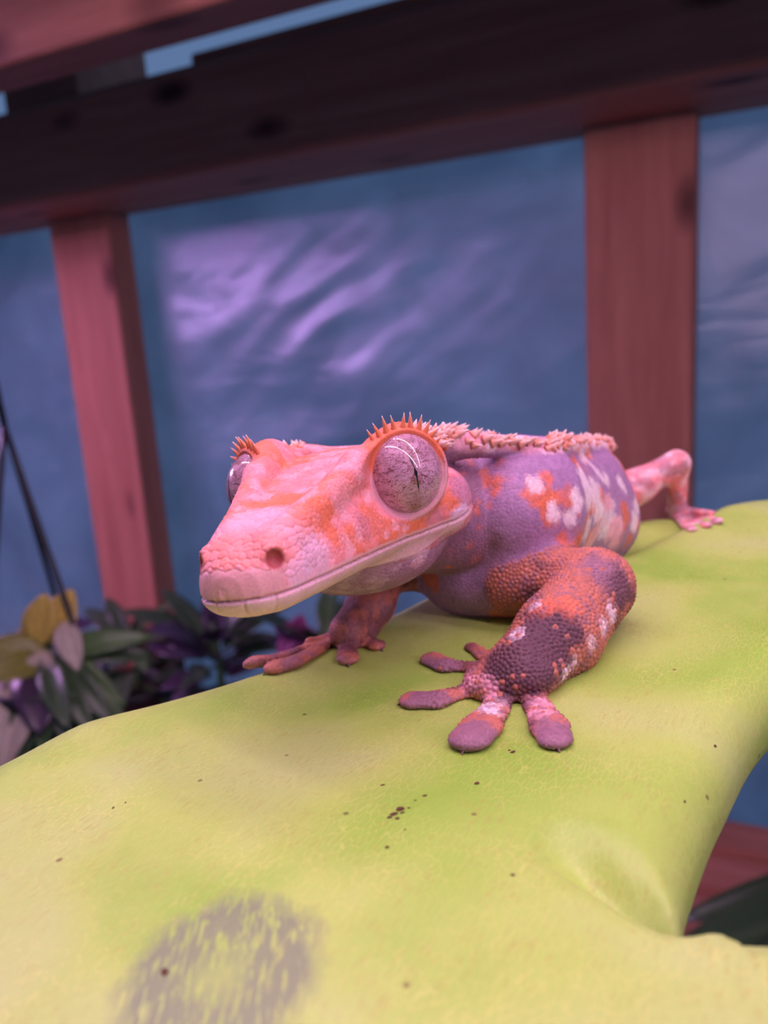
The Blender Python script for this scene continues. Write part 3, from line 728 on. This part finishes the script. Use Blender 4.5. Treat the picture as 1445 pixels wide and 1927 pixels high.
    for tp, td, tn, tr in TIPS[:5]: tipd = np.minimum(tipd, np.sqrt(((v-(tp-td*tr))**2).sum(1))/(tr*1.5))
    r = np.where(arm, .60-.20*sstep(1.3, .6, tipd), r)
    # ---- scale centres: weighted Lloyd relaxation on the surface
    vq = v[q]; ar = .5*np.linalg.norm(np.cross(vq[:, 2]-vq[:, 0], vq[:, 3]-vq[:, 1]), axis=1)
    av = np.bincount(q.ravel(), np.repeat(ar/4, 4), len(v))
    keep = rng.random(len(v)) < av/(.866*r*r)
    seeds = v[keep].copy()
    w = 1/r**3
    for it in range(3):
        kd = kdtree.KDTree(len(seeds))
        for i, s in enumerate(seeds.tolist()): kd.insert(s, i)
        kd.balance(); fnd = kd.find
        own = np.fromiter((fnd(x)[1] for x in v.tolist()), np.int32, len(v))
        cw = np.bincount(own, w, len(seeds))+1e-9
        seeds = np.stack([np.bincount(own, v[:, i]*w, len(seeds))/cw for i in range(3)], 1)
        seeds = seeds[np.bincount(own, minlength=len(seeds)) > 0]
    kd = kdtree.KDTree(len(seeds))
    for i, s in enumerate(seeds.tolist()): kd.insert(s, i)
    kd.balance(); f2 = kd.find_n
    res = [f2(x, 2) for x in v.tolist()]
    own = np.fromiter((a[0][1] for a in res), np.int32, len(v)); d1 = np.fromiter((a[0][2] for a in res), np.float32, len(v)); d2 = np.fromiter((a[1][2] for a in res), np.float32, len(v))
    bd = (d2-d1)/r                                      # 0 on a seam, ~1 at the crown of a scale
    sc = np.bincount(own, minlength=len(seeds))+1e-9
    scol = np.stack([np.bincount(own, col[:, i], len(seeds))/sc for i in range(3)], 1)
    scol *= (1+.24*(rng.random(len(seeds))-.5))[:, None]
    # stray orange scales among the dark ones
    om = rng.random(len(seeds)) < .055; isarm = np.bincount(own, arm, len(seeds))/sc > .5
    tipm = np.bincount(own, tipd, len(seeds))/sc
    scol[om & isarm & (tipm > 1.25)] = COL['arm']*.9
    mm_ = (rng.random(len(seeds)) < .22) & isarm & (scol[:, 0] > .3); scol[mm_] = scol[mm_]*.45+COL['mauve']*.55
    vc = scol[own]
    amp = np.full(len(v), .085); amp[arm] = .22; amp[farm | hind] = .08; amp[tor] = .065; amp[neck] = .12
    amp = np.where(arm, .22-.12*sstep(1.3, .7, tipd), amp)
    amp = np.where(head & (f > 13), .08+.04*sstep(13, 18, f), amp); amp = np.where(head & (f < -6) & (h < 2), .08, amp)
    dome = sstep(0, .75, bd)
    big = head & (r > .7)
    disp = amp*np.where(big, sstep(0, .22, bd)*1.2, dome)
    # ---- lip plates (rostral, upper and lower labials)
    lowf = sstep(-7, 2, f)
    LH = 2.35*sstep(-8.5, 0, f)*(1-.15*sstep(14, 22, f))+.1
    th_ = np.arctan2(ml, np.maximum(f-17, 0)); arc = np.where(f > 17, th_*5.2, 5.2*math.pi/2+(17-f)*1.05)
    face = head & (f > -7.2) & (ml > np.interp(f, HF, HW_)*.52)
    face |= head & (f > 19)
    low = face & (below > .0) & (below < LH) & (N@HH > -.93)
    cellw = 2.35; u = (arc+1.15)/cellw+.06*below; fr = np.abs(u-np.round(u))*cellw
    dl = np.minimum(fr, (LH-below))
    UH = 1.35+.25*np.sin(arc*2.1)
    up = face & (below <= 0) & (-below < UH) & (arc >= 4.6)
    uw = 1.5; u2 = (arc+.4)/uw; fr2 = np.abs(u2-np.round(u2))*uw
    du = np.minimum(fr2, (UH+below))
    rtop = 2.5-.035*ml*ml+.3*np.abs(((ml*1.0+.8) % 1.6)-.8)
    ros = head & (f > 17.0) & (below <= 0) & (-below < rtop) & (arc < 4.6)
    dr = np.minimum(rtop+below, 4.6-arc)
    for mk, dd, c, a in ((low, dl, COL['lip'], .18), (up, du, None, .09), (ros, dr, np.array((.72, .36, .38)), .10)):
        g = sstep(.0, .17, dd)
        disp = np.where(mk, a*g, disp)
        if c is not None: vc = np.where(mk[:, None], np.asarray(c)*(.93+.14*vnoise(v, .9, 2))[:, None], vc)
        else: vc = np.where(mk[:, None], col, vc)
    fade = up & (-below < .55); vc = np.where(fade[:, None], vc*.4+COL['lip']*.6, vc)
    # mouth slit, narrowing towards the corner
    ms = head & (f > -9) & ((ml > np.interp(f, HF, HW_)*.4) | (f > 19))
    gl = np.exp(-(below/.10)**2)*ms*sstep(-9, -7.5, f)
    disp = disp-.42*gl
    # fold behind the corner of the mouth
    # eyelid rim and its lining stay smooth
    e = np.stack([f, ml, h], 1)-EC; ez = e@EA; er = np.hypot(e@ESI, e@EUP/1.13)
    rimm = head*sstep(4.5, 4.15, er)*(ez > -.6)
    disp = disp*(1-rimm); upper = sstep(-.15, .5, (e@EUP)/(er+.1))
    vc = vc*(1-rimm[:, None])+rimm[:, None]*(COL['pale']*.95*(1-upper[:, None])+COL['orange']*upper[:, None])
    out = rimm < .5
    brow = head*sstep(5.6, 4.6, er)*sstep(.1, .45, (e@EUP)/(er+.1))*(ez > -1.5)
    vc = vc*(1-.75*brow[:, None])+COL['orange']*.75*brow[:, None]
    # nostril lining
    nq = np.stack([f, ml, h], 1)-np.array([20.75, 3.85, -2.75]); nd = np.sqrt((nq**2).sum(1))
    nm = head*sstep(1.15, .75, nd); disp *= (1-nm); vc = vc*(1-nm[:, None])+np.array((.42, .085, .085))*nm[:, None]
    # skin creases over the flank
    disp = disp+tor*(.16*(np.abs(vnoise(np.stack([(v-MB)@AXB*.55, (v-MB)@UPB*.16, (v-MB)@SIB*.16], 1), 1.0, 3)-.5)*2)-.05)
    disp = disp+head*.10*(vnoise(v, 1.1, 2)-.5)*(f > -5)*(f < 17)*(h > -3)
    v2 = v+N*disp[:, None]
    base = wm(on_leaf(1000, 1250)); root = empty('crested_gecko', base)
    tag(root, 'orange and lavender gecko with spiny brows, standing on the pitcher', 'gecko')
    me = mesh_np('body', wm(v2)-base, q)
    ca = me.color_attributes.new('pigment', 'FLOAT_COLOR', 'POINT')
    ca.data.foreach_set('color', np.concatenate([np.clip(vc, 0, 1), np.ones((len(v), 1))], 1).astype(np.float32).ravel())
    t = NT('gecko_skin'); at_ = t.n('ShaderNodeAttribute'); at_.attribute_name = 'pigment'
    fine = t.noise(t.mapping((1000, 1000, 1000)), 5, 4, .6)
    c = t.mix(.35, at_.outputs['Color'], t.mix(1.0, at_.outputs['Color'], t.ramp(fine, [(.3, (.6, .6, .6)), (.7, (1.3, 1.3, 1.3))]), 'MULTIPLY'))
    t.set(Base_Color=c, Roughness=.52, Normal=t.bump(fine, .15, .0001))
    t.b.inputs['Subsurface Weight'].default_value = .12; t.b.inputs['Subsurface Radius'].default_value = (1, .4, .3); t.b.inputs['Subsurface Scale'].default_value = .0006
    t.b.inputs['Specular IOR Level'].default_value = .32
    link('body', me, t.m, root)
    gecko_eyes(root, base); gecko_spines(root, base, v2, N, px, front)
def gecko_eyes(root, base):
    t = NT('gecko_iris')
    vec = t.mapping((1000, 1000, 1000))
    sep = t.n('ShaderNodeSeparateXYZ'); t.l(vec, sep.inputs[0]); x, y, z = sep.outputs
    ax = t.math('ABSOLUTE', x)
    # curling veins
    mp = t.n('ShaderNodeMapping'); mp.inputs['Scale'].default_value = (.8, 1.35, .9); t.l(vec, mp.inputs[0])
    def vein(scale, wd, dist):
        n_ = t.noise(mp.outputs[0], scale, 3, .55, dist); return t.ramp(t.math('ABSOLUTE', t.math('SUBTRACT', n_, .5)), [(0, (1, 1, 1)), (wd, (0, 0, 0))])
    veins = t.math('ADD', t.math('MULTIPLY', vein(.5, .020, 1.2), .9), t.math('MULTIPLY', vein(1.25, .045, 1.0), .7), True)
    g = t.noise(vec, .8, 4, .6)
    colr = t.ramp(g, [(.3, (.40, .21, .28)), (.55, (.58, .33, .46)), (.75, (.62, .33, .43))])
    colr = t.mix(veins, colr, (.17, .045, .05))
    # brown column beside the slit
    mid = t.ramp(t.math('ADD', ax, t.math('MULTIPLY', t.noise(vec, 1.3, 3), .9)), [(.35, (.55, .55, .55)), (1.15, (0, 0, 0))])
    colr = t.mix(mid, colr, (.27, .12, .09))
    t.set(Base_Color=colr, Roughness=.30, Normal=t.bump(veins, .12, .0001))
    t.b.inputs['Coat Weight'].default_value = 1.0; t.b.inputs['Coat Roughness'].default_value = .02; t.b.inputs['Coat IOR'].default_value = 1.45
    t.b.inputs['Specular IOR Level'].default_value = .2
    tp = NT('pupil_black'); tp.set(Base_Color=tp.mix(tp.noise(tp.mapping(), 900, 2), (.003, .002, .003), (.008, .004, .006)), Roughness=.25); tp.b.inputs['Coat Weight'].default_value = 1; tp.b.inputs['Coat Roughness'].default_value = .02
    R = ER*.001
    bm = bmesh.new(); bmesh.ops.create_uvsphere(bm, u_segments=64, v_segments=40, radius=R)
    for v in bm.verts: v.co.y *= 1.11
    me = bm_mesh('eyeball', bm, True); me.materials.append(t.m)
    # slit pupil: a narrow scalloped strip lying on the ball
    bm = bmesh.new(); rows = []
    for k in range(41):
        s = -1+2*k/40; yy = s*2.15+.12; w = .135*(1-abs(s)**1.7)*(.72+.42*math.cos(s*11))+.012
        row = []
        for j in range(5):
            xx = .12-.42*s*s*(s > 0)-.10*s + (j/2-1)*w
            zz = math.sqrt(max(ER**2-xx*xx-(yy/1.11)**2, 0))+.012
            row.append(bm.verts.new((xx*.001, yy*.001, zz*.001)))
        rows.append(row)
    for a, b in zip(rows, rows[1:]):
        for j in range(4): bm.faces.new((a[j], a[j+1], b[j+1], b[j]))
    mp_ = bm_mesh('pupil', bm, True); mp_.materials.append(tp.m)
    for side in (1, -1):
        c = hp(EC[0], EC[1]*side, EC[2]); z = HA*EA[0]+HL*EA[1]*side+HH*EA[2]
        y_ = nrm(HH-z*(HH@z)); x_ = np.cross(y_, z)
        o = link('eyeball', me, None, root); mt = Matrix.Identity(4); loc = wm(c)-base
        for i in range(3): mt[i][0], mt[i][1], mt[i][2], mt[i][3] = x_[i], y_[i], z[i], loc[i]
        o.matrix_local = mt
        p = link('pupil', mp_, None, o)
def gecko_spines(root, base, v, N, px, front):
    t = NT('spine_orange'); sep = t.n('ShaderNodeSeparateXYZ'); tc = t.n('ShaderNodeTexCoord'); t.l(tc.outputs['Object'], sep.inputs[0])
    t.set(Base_Color=t.ramp(sep.outputs[2], [(0, (.72, .17, .07)), (.6, (.80, .24, .11)), (.88, (.85, .42, .32)), (.97, (.85, .70, .70))]), Roughness=.5)
    t.b.inputs['Subsurface Weight'].default_value = .1; t.b.inputs['Subsurface Scale'].default_value = .0005
    t2 = NT('crest_pale'); s2 = t2.n('ShaderNodeSeparateXYZ'); tc2 = t2.n('ShaderNodeTexCoord'); t2.l(tc2.outputs['Object'], s2.inputs[0])
    t2.set(Base_Color=t2.ramp(s2.outputs[2], [(0, (.72, .26, .17)), (.55, (.80, .42, .36)), (1, (.93, .74, .74))]), Roughness=.55)
    def spine_mesh(name, r, mat, bend=.10, seg=8, rings=8):
        bm = bmesh.new(); prev = None
        for k in range(rings):
            s = k/(rings-1); rr_ = r*(1-s)**.85*(1+.25*math.exp(-s*8)); z = s
            if k == rings-1: tip = bm.verts.new((bend*s*s, 0, 1.02)); [bm.faces.new((prev[j], prev[(j+1) % seg], tip)) for j in range(seg)]; break
            ring = [bm.verts.new((bend*s*s+rr_*math.cos(2*math.pi*j/seg), rr_*math.sin(2*math.pi*j/seg), z)) for j in range(seg)]
            if prev: [bm.faces.new((prev[j], prev[(j+1) % seg], ring[(j+1) % seg], ring[j])) for j in range(seg)]
            else: bm.faces.new(ring[::-1])
            prev = ring
        me = bm_mesh(name, bm, True); me.materials.append(mat); return me
    me1 = spine_mesh('brow_spine', .195, t.m); me2 = spine_mesh('crest_spine', .36, t2.m, .25)
    def put(me, name, a, b, x=None):
        a = np.asarray(a); b = np.asarray(b); L = np.linalg.norm(b-a); z = (b-a)/L
        x = nrm(np.cross(z, [.3, .9, .1])) if x is None else nrm(x-z*(x@z)); y = np.cross(z, x)
        o = link(name, me, None, root); mt = Matrix.Identity(4); loc = wm(a)-base
        for i in range(3): mt[i][0], mt[i][1], mt[i][2], mt[i][3] = x[i]*L*.001, y[i]*L*.001, z[i]*L*.001, loc[i]
        o.matrix_local = mt
    # eyelashes: pixel of root and tip on the plane of the near lid, mirrored to the other eye
    lash = [(704, 833, 693, 807), (714, 821, 704, 795), (727, 812, 722, 782), (741, 808, 738, 781), (757, 807, 764, 777), (772, 806, 775, 775), (787, 810, 797, 781),
            (799, 815, 813, 791), (806, 823, 830, 806), (817, 834, 833, 823), (694, 853, 684, 841), (698, 845, 697, 834), (692, 866, 687, 860), (692, 878, 687, 874)]
    ea = HA*EA[0]+HL*EA[1]+HH*EA[2]; ec = hp(*EC)
    for x0, y0, x1, y1 in lash:
        pl = ec+ea*1.0; q0 = ray(x0, y0); a = q0*((pl@ea)/(q0@ea)); q1 = ray(x1, y1); b = q1*(((pl+ea*.5)@ea)/(q1@ea))
        a = a-(b-a)*.22
        for s in (1, -1):
            if s < 0:
                fa, la, ha = to_head(a[None]); a2 = hp(fa[0], -la[0], ha[0]); fb, lb, hb_ = to_head(b[None]); b2 = hp(fb[0], -lb[0], hb_[0]); put(me1, 'brow_spine', a2, b2)
            else: put(me1, 'brow_spine', a, b)
    # crest scales from behind the eye over the neck to the back
    rr_ = random.Random(3)
    back = -HA; ins = SIB if SIB@HL > 0 else -SIB
    pathn = crest_path()
    pathn = np.array(pathn); kd = kdtree.KDTree(len(v))
    for i in range(0, len(v), 3): kd.insert(v[i], i)
    kd.balance()
    for side in (1, -1):
        n = 190
        for k in range(n):
            s = k/(n-1)*(len(pathn)-1); i = min(int(s), len(pathn)-2); p = pathn[i]*(1-s+i)+pathn[i+1]*(s-i)
            tg = nrm(pathn[i+1]-pathn[i])
            if side < 0:
                if s < 2.6: fa, la, ha = to_head(p[None]); p = hp(fa[0], -la[0], ha[0]); tg = nrm(tg-2*HL*(tg@HL))
                else: w_ = ((p-SH)@ins); p = p-2*ins*w_; tg = nrm(tg-2*ins*(tg@ins))
            p = p+np.array([rr_.uniform(-.9, .9) for _ in range(3)])*1.05
            co, i2, dd = kd.find(p); co = np.array(co); nn = N[i2]
            L = (1.3 if s < 4 else .85)*rr_.uniform(.7, 1.25)
            d_ = nrm(nn*.55+tg*.9+np.array([rr_.uniform(-.25, .25) for _ in range(3)]))
            put(me2, 'crest_spine', co-d_*.25, co+d_*L, nn)
    tcw = plain('claw_horn', (.16, .08, .09), .4); mc = spine_mesh('claw', .28, tcw, .3)
    for tp, td, tn, tr in TIPS[:9]:
        put(mc, 'claw', tp-td*.35-tn*.1, tp+td*.55-tn*.45, -tn)
gecko()

# ------------------------------------------------------------------ plants and small things
def blade(name, mat, curl=.25, fold=.15, wid=.22, thick=.006, tipw=1.0, n=12):
    """a leaf of unit length along +y, cupped, with a midrib fold and real thickness"""
    bm = bmesh.new(); top = []; bot = []
    for i in range(n+1):
        t = i/n; w = wid*math.sin(math.pi*min(1, t*.96+.02))**.75*(1-.25*t*tipw)+.006; rt = []; rb = []
        for j in range(-2, 3):
            u = j/2; z = -curl*t*t+fold*w*abs(u)*1.2; x = u*w; y = t*(1-.2*abs(curl)*t)
            rt.append(bm.verts.new((x, y, z+thick))); rb.append(bm.verts.new((x, y, z-thick*(1-abs(u)*.6))))
        top.append(rt); bot.append(rb)
    for i in range(n):
        for j in range(4):
            bm.faces.new((top[i][j], top[i][j+1], top[i+1][j+1], top[i+1][j])); bm.faces.new((bot[i][j+1], bot[i][j], bot[i+1][j], bot[i+1][j+1]))
        for j, k in ((0, 0), (4, 4)): bm.faces.new((top[i][j], top[i+1][j], bot[i+1][j], bot[i][j]) if j == 0 else (top[i+1][j], top[i][j], bot[i][j], bot[i+1][j]))
    bm.faces.new(top[0]+bot[0][::-1]); bm.faces.new(top[-1][::-1]+bot[-1])
    me = bm_mesh(name, bm, True); me.materials.append(mat); return me
def leaf_mat(name, c, rough=.4, tr=.0):
    t = NT(name); v = t.mapping((1, 1, 1)); wv = t.noise(v, 9, 4, .6); sp = t.n('ShaderNodeSeparateXYZ'); t.l(v, sp.inputs[0])
    rib = t.ramp(t.math('ABSOLUTE', sp.outputs[0]), [(0, (1, 1, 1)), (.02, (0, 0, 0))])
    base = t.mix(wv, tuple(x*.6 for x in c), tuple(min(1, x*1.35) for x in c))
    t.set(Base_Color=t.mix(t.math('MULTIPLY', rib, .5), base, tuple(min(1, x*1.8+.02) for x in c)), Roughness=rough); return t.m
M_DARKLEAF = leaf_mat('dark_green_leaf', (.045, .085, .035), .35); M_OLIVE = leaf_mat('olive_leaf', (.20, .20, .035), .45); M_YELLOW = leaf_mat('yellow_leaf', (.50, .38, .07), .5)
M_PALE = leaf_mat('pale_leaf', (.42, .36, .28), .5); M_PURPLE = leaf_mat('purple_leaf', (.055, .03, .06), .35); M_PINKF = leaf_mat('pink_petal', (.45, .09, .28), .5); M_MID = leaf_mat('mid_green_leaf', (.07, .14, .04), .4)
B = {k: blade('leaf', m, c, f_, w) for k, (m, c, f_, w) in dict(dark=(M_DARKLEAF, .3, .3, .17), olive=(M_OLIVE, .25, .2, .30), yellow=(M_YELLOW, .1, .2, .36), pale=(M_PALE, .3, .25, .26), purple=(M_PURPLE, .3, .2, .33), mid=(M_MID, .4, .3, .15), strap=(M_DARKLEAF, .18, .25, .085), pink=(M_PINKF, .2, .2, .4)).items()}
def grow(root, key, a, b, normal_to=None, wscale=1.0, name='leaf'):
    """leaf from W point a to W point b"""
    a = np.asarray(a, float); b = np.asarray(b, float); L = np.linalg.norm(b-a); y = (b-a)/L
    nz = np.array([0, -.5, .85]) if normal_to is None else np.asarray(normal_to, float); nz = nz-y*(nz@y)
    nz = nrm(nz) if np.linalg.norm(nz) > .05 else nrm(np.cross(y, [1, 0, 0])); x = np.cross(y, nz)
    o = link(name, B[key], None, root); mt = Matrix.Identity(4); loc = wm(a)-np.array(root.location)
    for i in range(3): mt[i][0], mt[i][1], mt[i][2], mt[i][3] = x[i]*L*.001*wscale, y[i]*L*.001, nz[i]*L*.001, loc[i]
    o.matrix_local = mt; return o
RP = random.Random(11)
def hanging_basket():
    D = 450.; c = P(88, 1268, D); r, h = .031, .05
    base = wm(c)-np.array([0, 0, h]); root = empty('hanging_pot', base); tag(root, 'black pot hung on three dark wires, holding the yellow-leaved plant', 'pot')
    link('wall', lathe('wall', [(r*.7, 0), (r*.95, h*.82), (r*1.04, h*.83), (r*1.06, h), (r*.98, h), (r*.9, h*.8), (r*.88, h*.78)]), M_POTBLACK, root)
    link('soil', lathe('soil', [(r*.86, h*.74), (r*.93, h*.87), (r*.5, h*.9)]), M_SOIL, root)
    apex = P(8, 800, D); rimz = wm(c)[2]-.003
    mw_ = plain('black_wire', (.015, .015, .02), .4)
    for k, (x, y, dd) in enumerate(((12, 1200, -.02), (98, 1200, .046), (172, 1200, -.01))):
        e = wm(P(x, y, D)); e[2] = rimz; v = e[:2]-base[:2]; v = v/np.linalg.norm(v)*r*1.03; ang = (195, 85, -20)[k]
        v = np.array([math.cos(math.radians(ang)), math.sin(math.radians(ang))])*r*1.03
        e = np.array([base[0]+v[0], base[1]+v[1], rimz])
        link('wire', tube_mesh('wire', [Vector(wm(apex)), Vector((wm(apex)+e)/2), Vector(e)], [.0016]*3, 6, 3), mw_, root, -Vector(base))
    topp = np.array([wm(apex)[0]-.03, wm(apex)[1], CAM[2]+.517])
    link('wire', tube_mesh('wire', [Vector(wm(apex)), Vector((wm(apex)*.7+topp*.3)), Vector(topp)], [.0020]*3, 6, 3), mw_, root, -Vector(base))
    pl = empty('potted_plant', base+np.array([0, 0, h*.85])); tag(pl, 'plant with yellow, olive and pale leaves growing in the hanging pot', 'plant')
    s0 = c+np.array([0, 0, -8.])
    for key, x0, y0, x1, y1, d1 in (('yellow', 70, 1215, 82, 1118, 440), ('yellow', 95, 1210, 132, 1108, 445), ('pale', 120, 1170, 140, 1250, 425), ('olive', 90, 1235, -30, 1205, 430), ('olive', 85, 1240, -20, 1265, 415),
                                   ('pale', 88, 1225, 20, 1355, 410), ('mid', 100, 1235, 250, 1175, 430), ('mid', 105, 1230, 215, 1300, 420), ('dark', 95, 1230, 190, 1330, 410), ('dark', 90, 1230, 110, 1380, 405),
                                   ('dark', 95, 1240, 150, 1345, 405), ('dark', 80, 1245, 20, 1420, 400), ('mid', 100, 1240, 235, 1370, 410), ('purple', 85, 1245, 60, 1345, 402), ('dark', 92, 1240, 105, 1330, 400), ('pale', 60, 1250, -15, 1420, 395), ('olive', 80, 1225, 30, 1160, 460), ('purple', 90, 1235, -10, 1330, 420), ('dark', 95, 1225, 275, 1215, 440), ('mid', 90, 1235, 60, 1390, 400)):
        grow(pl, key, P(x0, y0, D-6), P(x1, y1, d1), M @ np.array([.1, .5, -.85]))
    link('stem', tube_mesh('stem', [Vector(base+np.array([0, 0, h*.8])), Vector(wm(P(88, 1235, D))), Vector(wm(P(90, 1205, D-4)))], [.004, .003, .002], 6, 3), M_MID, pl, -Vector(pl.location))
hanging_basket()
def shelf_plant(s, o, hpot, spread, rise, keys, n, label_pot, label_plant, seed, wn=None):
    r_ = random.Random(seed); b = wp(s, o, ZSH); root = pot('nursery_pot', wm(b), .042, hpot*.001, label_pot)
    pl = empty('potted_plant', wm(b+np.array([0, 0, hpot*.86]))); tag(pl, label_plant, 'plant')
    c = b+np.array([0, 0, hpot*.86])
    for k in range(n):
        a = 2*math.pi*k/n+r_.uniform(-.3, .3); rr_ = spread*r_.uniform(.55, 1.1); zz = rise*r_.uniform(.1, 1.0)
        m = c+np.array([math.cos(a)*rr_*.25, math.sin(a)*rr_*.25, zz*.55]); e = c+np.array([math.cos(a)*rr_, math.sin(a)*rr_, zz-r_.uniform(0, 25)])
        grow(pl, r_.choice(keys), m, e, np.array([0, -.3, 1.]))
    link('stem', tube_mesh('stem', [Vector(wm(c-np.array([0, 0, 6.]))), Vector(wm(c+np.array([3, 0, rise*.3]))), Vector(wm(c+np.array([0, 3, rise*.62])))], [.005, .004, .003], 6, 4), M_MID, pl, -Vector(pl.location))
    return pl
SP = [(185, -70, 85, 74, 125, ['dark', 'dark', 'mid'], 32, 'black pot on the shelf below the narrow lit post', 'dark green leafy plant on the shelf below the narrow lit post'),
      (315, -85, 85, 74, 160, ['purple', 'dark', 'dark'], 36, 'black pot on the shelf under the purple-leaved plant', 'dark purple broad-leaved plant on the shelf'),
      (440, -75, 85, 74, 165, ['dark', 'mid', 'dark'], 36, 'black pot on the shelf under the pink-flowered plant', 'dark green plant with a pink flower on the shelf'),
      (28, -90, 75, 74, 100, ['mid', 'dark', 'purple'], 26, 'black pot on the shelf beneath the hanging pot', 'mixed green and purple leafy plant beneath the hanging pot'),
      (570, -90, 80, 74, 150, ['dark', 'dark', 'mid'], 34, 'black pot on the shelf nearer the wide post', 'dark green leafy plant on the shelf nearer the wide post')]
for i, (s, o, hp_, spd, rise, keys, n, lp, lq) in enumerate(SP):
    pl = shelf_plant(s, o, hp_, spd, rise, keys, n, lp, lq, 20+i)
    if i == 2:
        c = wp(s-15, o-20, ZSH+hp_+rise*.55)
        for k in range(5):
            a = k*1.257; grow(pl, 'pink', c, c+np.array([math.cos(a)*22, -14, math.sin(a)*22]), np.array([0, -1., .2]), 1, 'petal')
def strap_plant():
    b = wp(960, -120, ZSH); pot('nursery_pot', wm(b), .045, .08, 'black pot on the shelf holding the strap-leaved plant')
    pl = empty('strap_leaved_plant', wm(b+np.array([0, 0, 70.]))); tag(pl, 'plant with long glossy dark green strap leaves at the shelf edge', 'plant')
    c = b+np.array([0, 0, 68.])
    for (x, y, d) in ((1275, 1770, 430), (1300, 1690, 520), (1360, 1900, 400)): grow(pl, 'strap', c, P(x, y, d), np.array([.1, -.5, .85]), 1.0)
    for k in range(5): a = k*1.2+.4; grow(pl, 'strap', c, c+WT*(60+40*k)-WN*(20+70*abs(math.sin(a)))+np.array([0, 0, 110.]), np.array([0, -.3, 1.]))
strap_plant()
def crumbs():
    m = plain('soil_crumb', (.10, .045, .02), .9); mes = []
    for k in range(3):
        bm = bmesh.new(); bmesh.ops.create_icosphere(bm, subdivisions=2, radius=1)
        r_ = random.Random(k)
        for v in bm.verts: v.co = Vector((v.co.x*1.4, v.co.y, v.co.z*.55))*r_.uniform(.6, 1.25)
        me = bm_mesh('soil_crumb', bm); me.materials.append(m); mes.append(me)
    pts = [(741, 1533, .22), (752, 1524, .26), (733, 1539, .16), (757, 1530, .14), (747, 1541, .14), (769, 1521, .10), (799, 1498, .14), (781, 1507, .09), (897, 1475, .18), (965, 1416, .18), (958, 1413, .12), (728, 1595, .14), (720, 1478, .14),
           (213, 1521, .13), (965, 1648, .15), (310, 1830, .22), (762, 1562, .10), (236, 1511, .09), (1345, 1404, .14), (1288, 1509, .13)]
    for k, (x, y, r) in enumerate(pts):
        p = on_leaf(x, y); n = on_leaf_n(x, y); o = link('soil_crumb', mes[k % 3]); o.location = wm(p+n*r*.2); o.scale = (r*.001,)*3
        o.rotation_mode = 'QUATERNION'; o.rotation_quaternion = Vector(n).to_track_quat('Z', 'Y') @ Vector((0, 0, 1)).to_track_quat('Z', 'X')
        tag(o, 'tiny dark brown soil crumb lying on the yellow-green pitcher', 'crumb', 'soil crumbs on the pitcher')
crumbs()
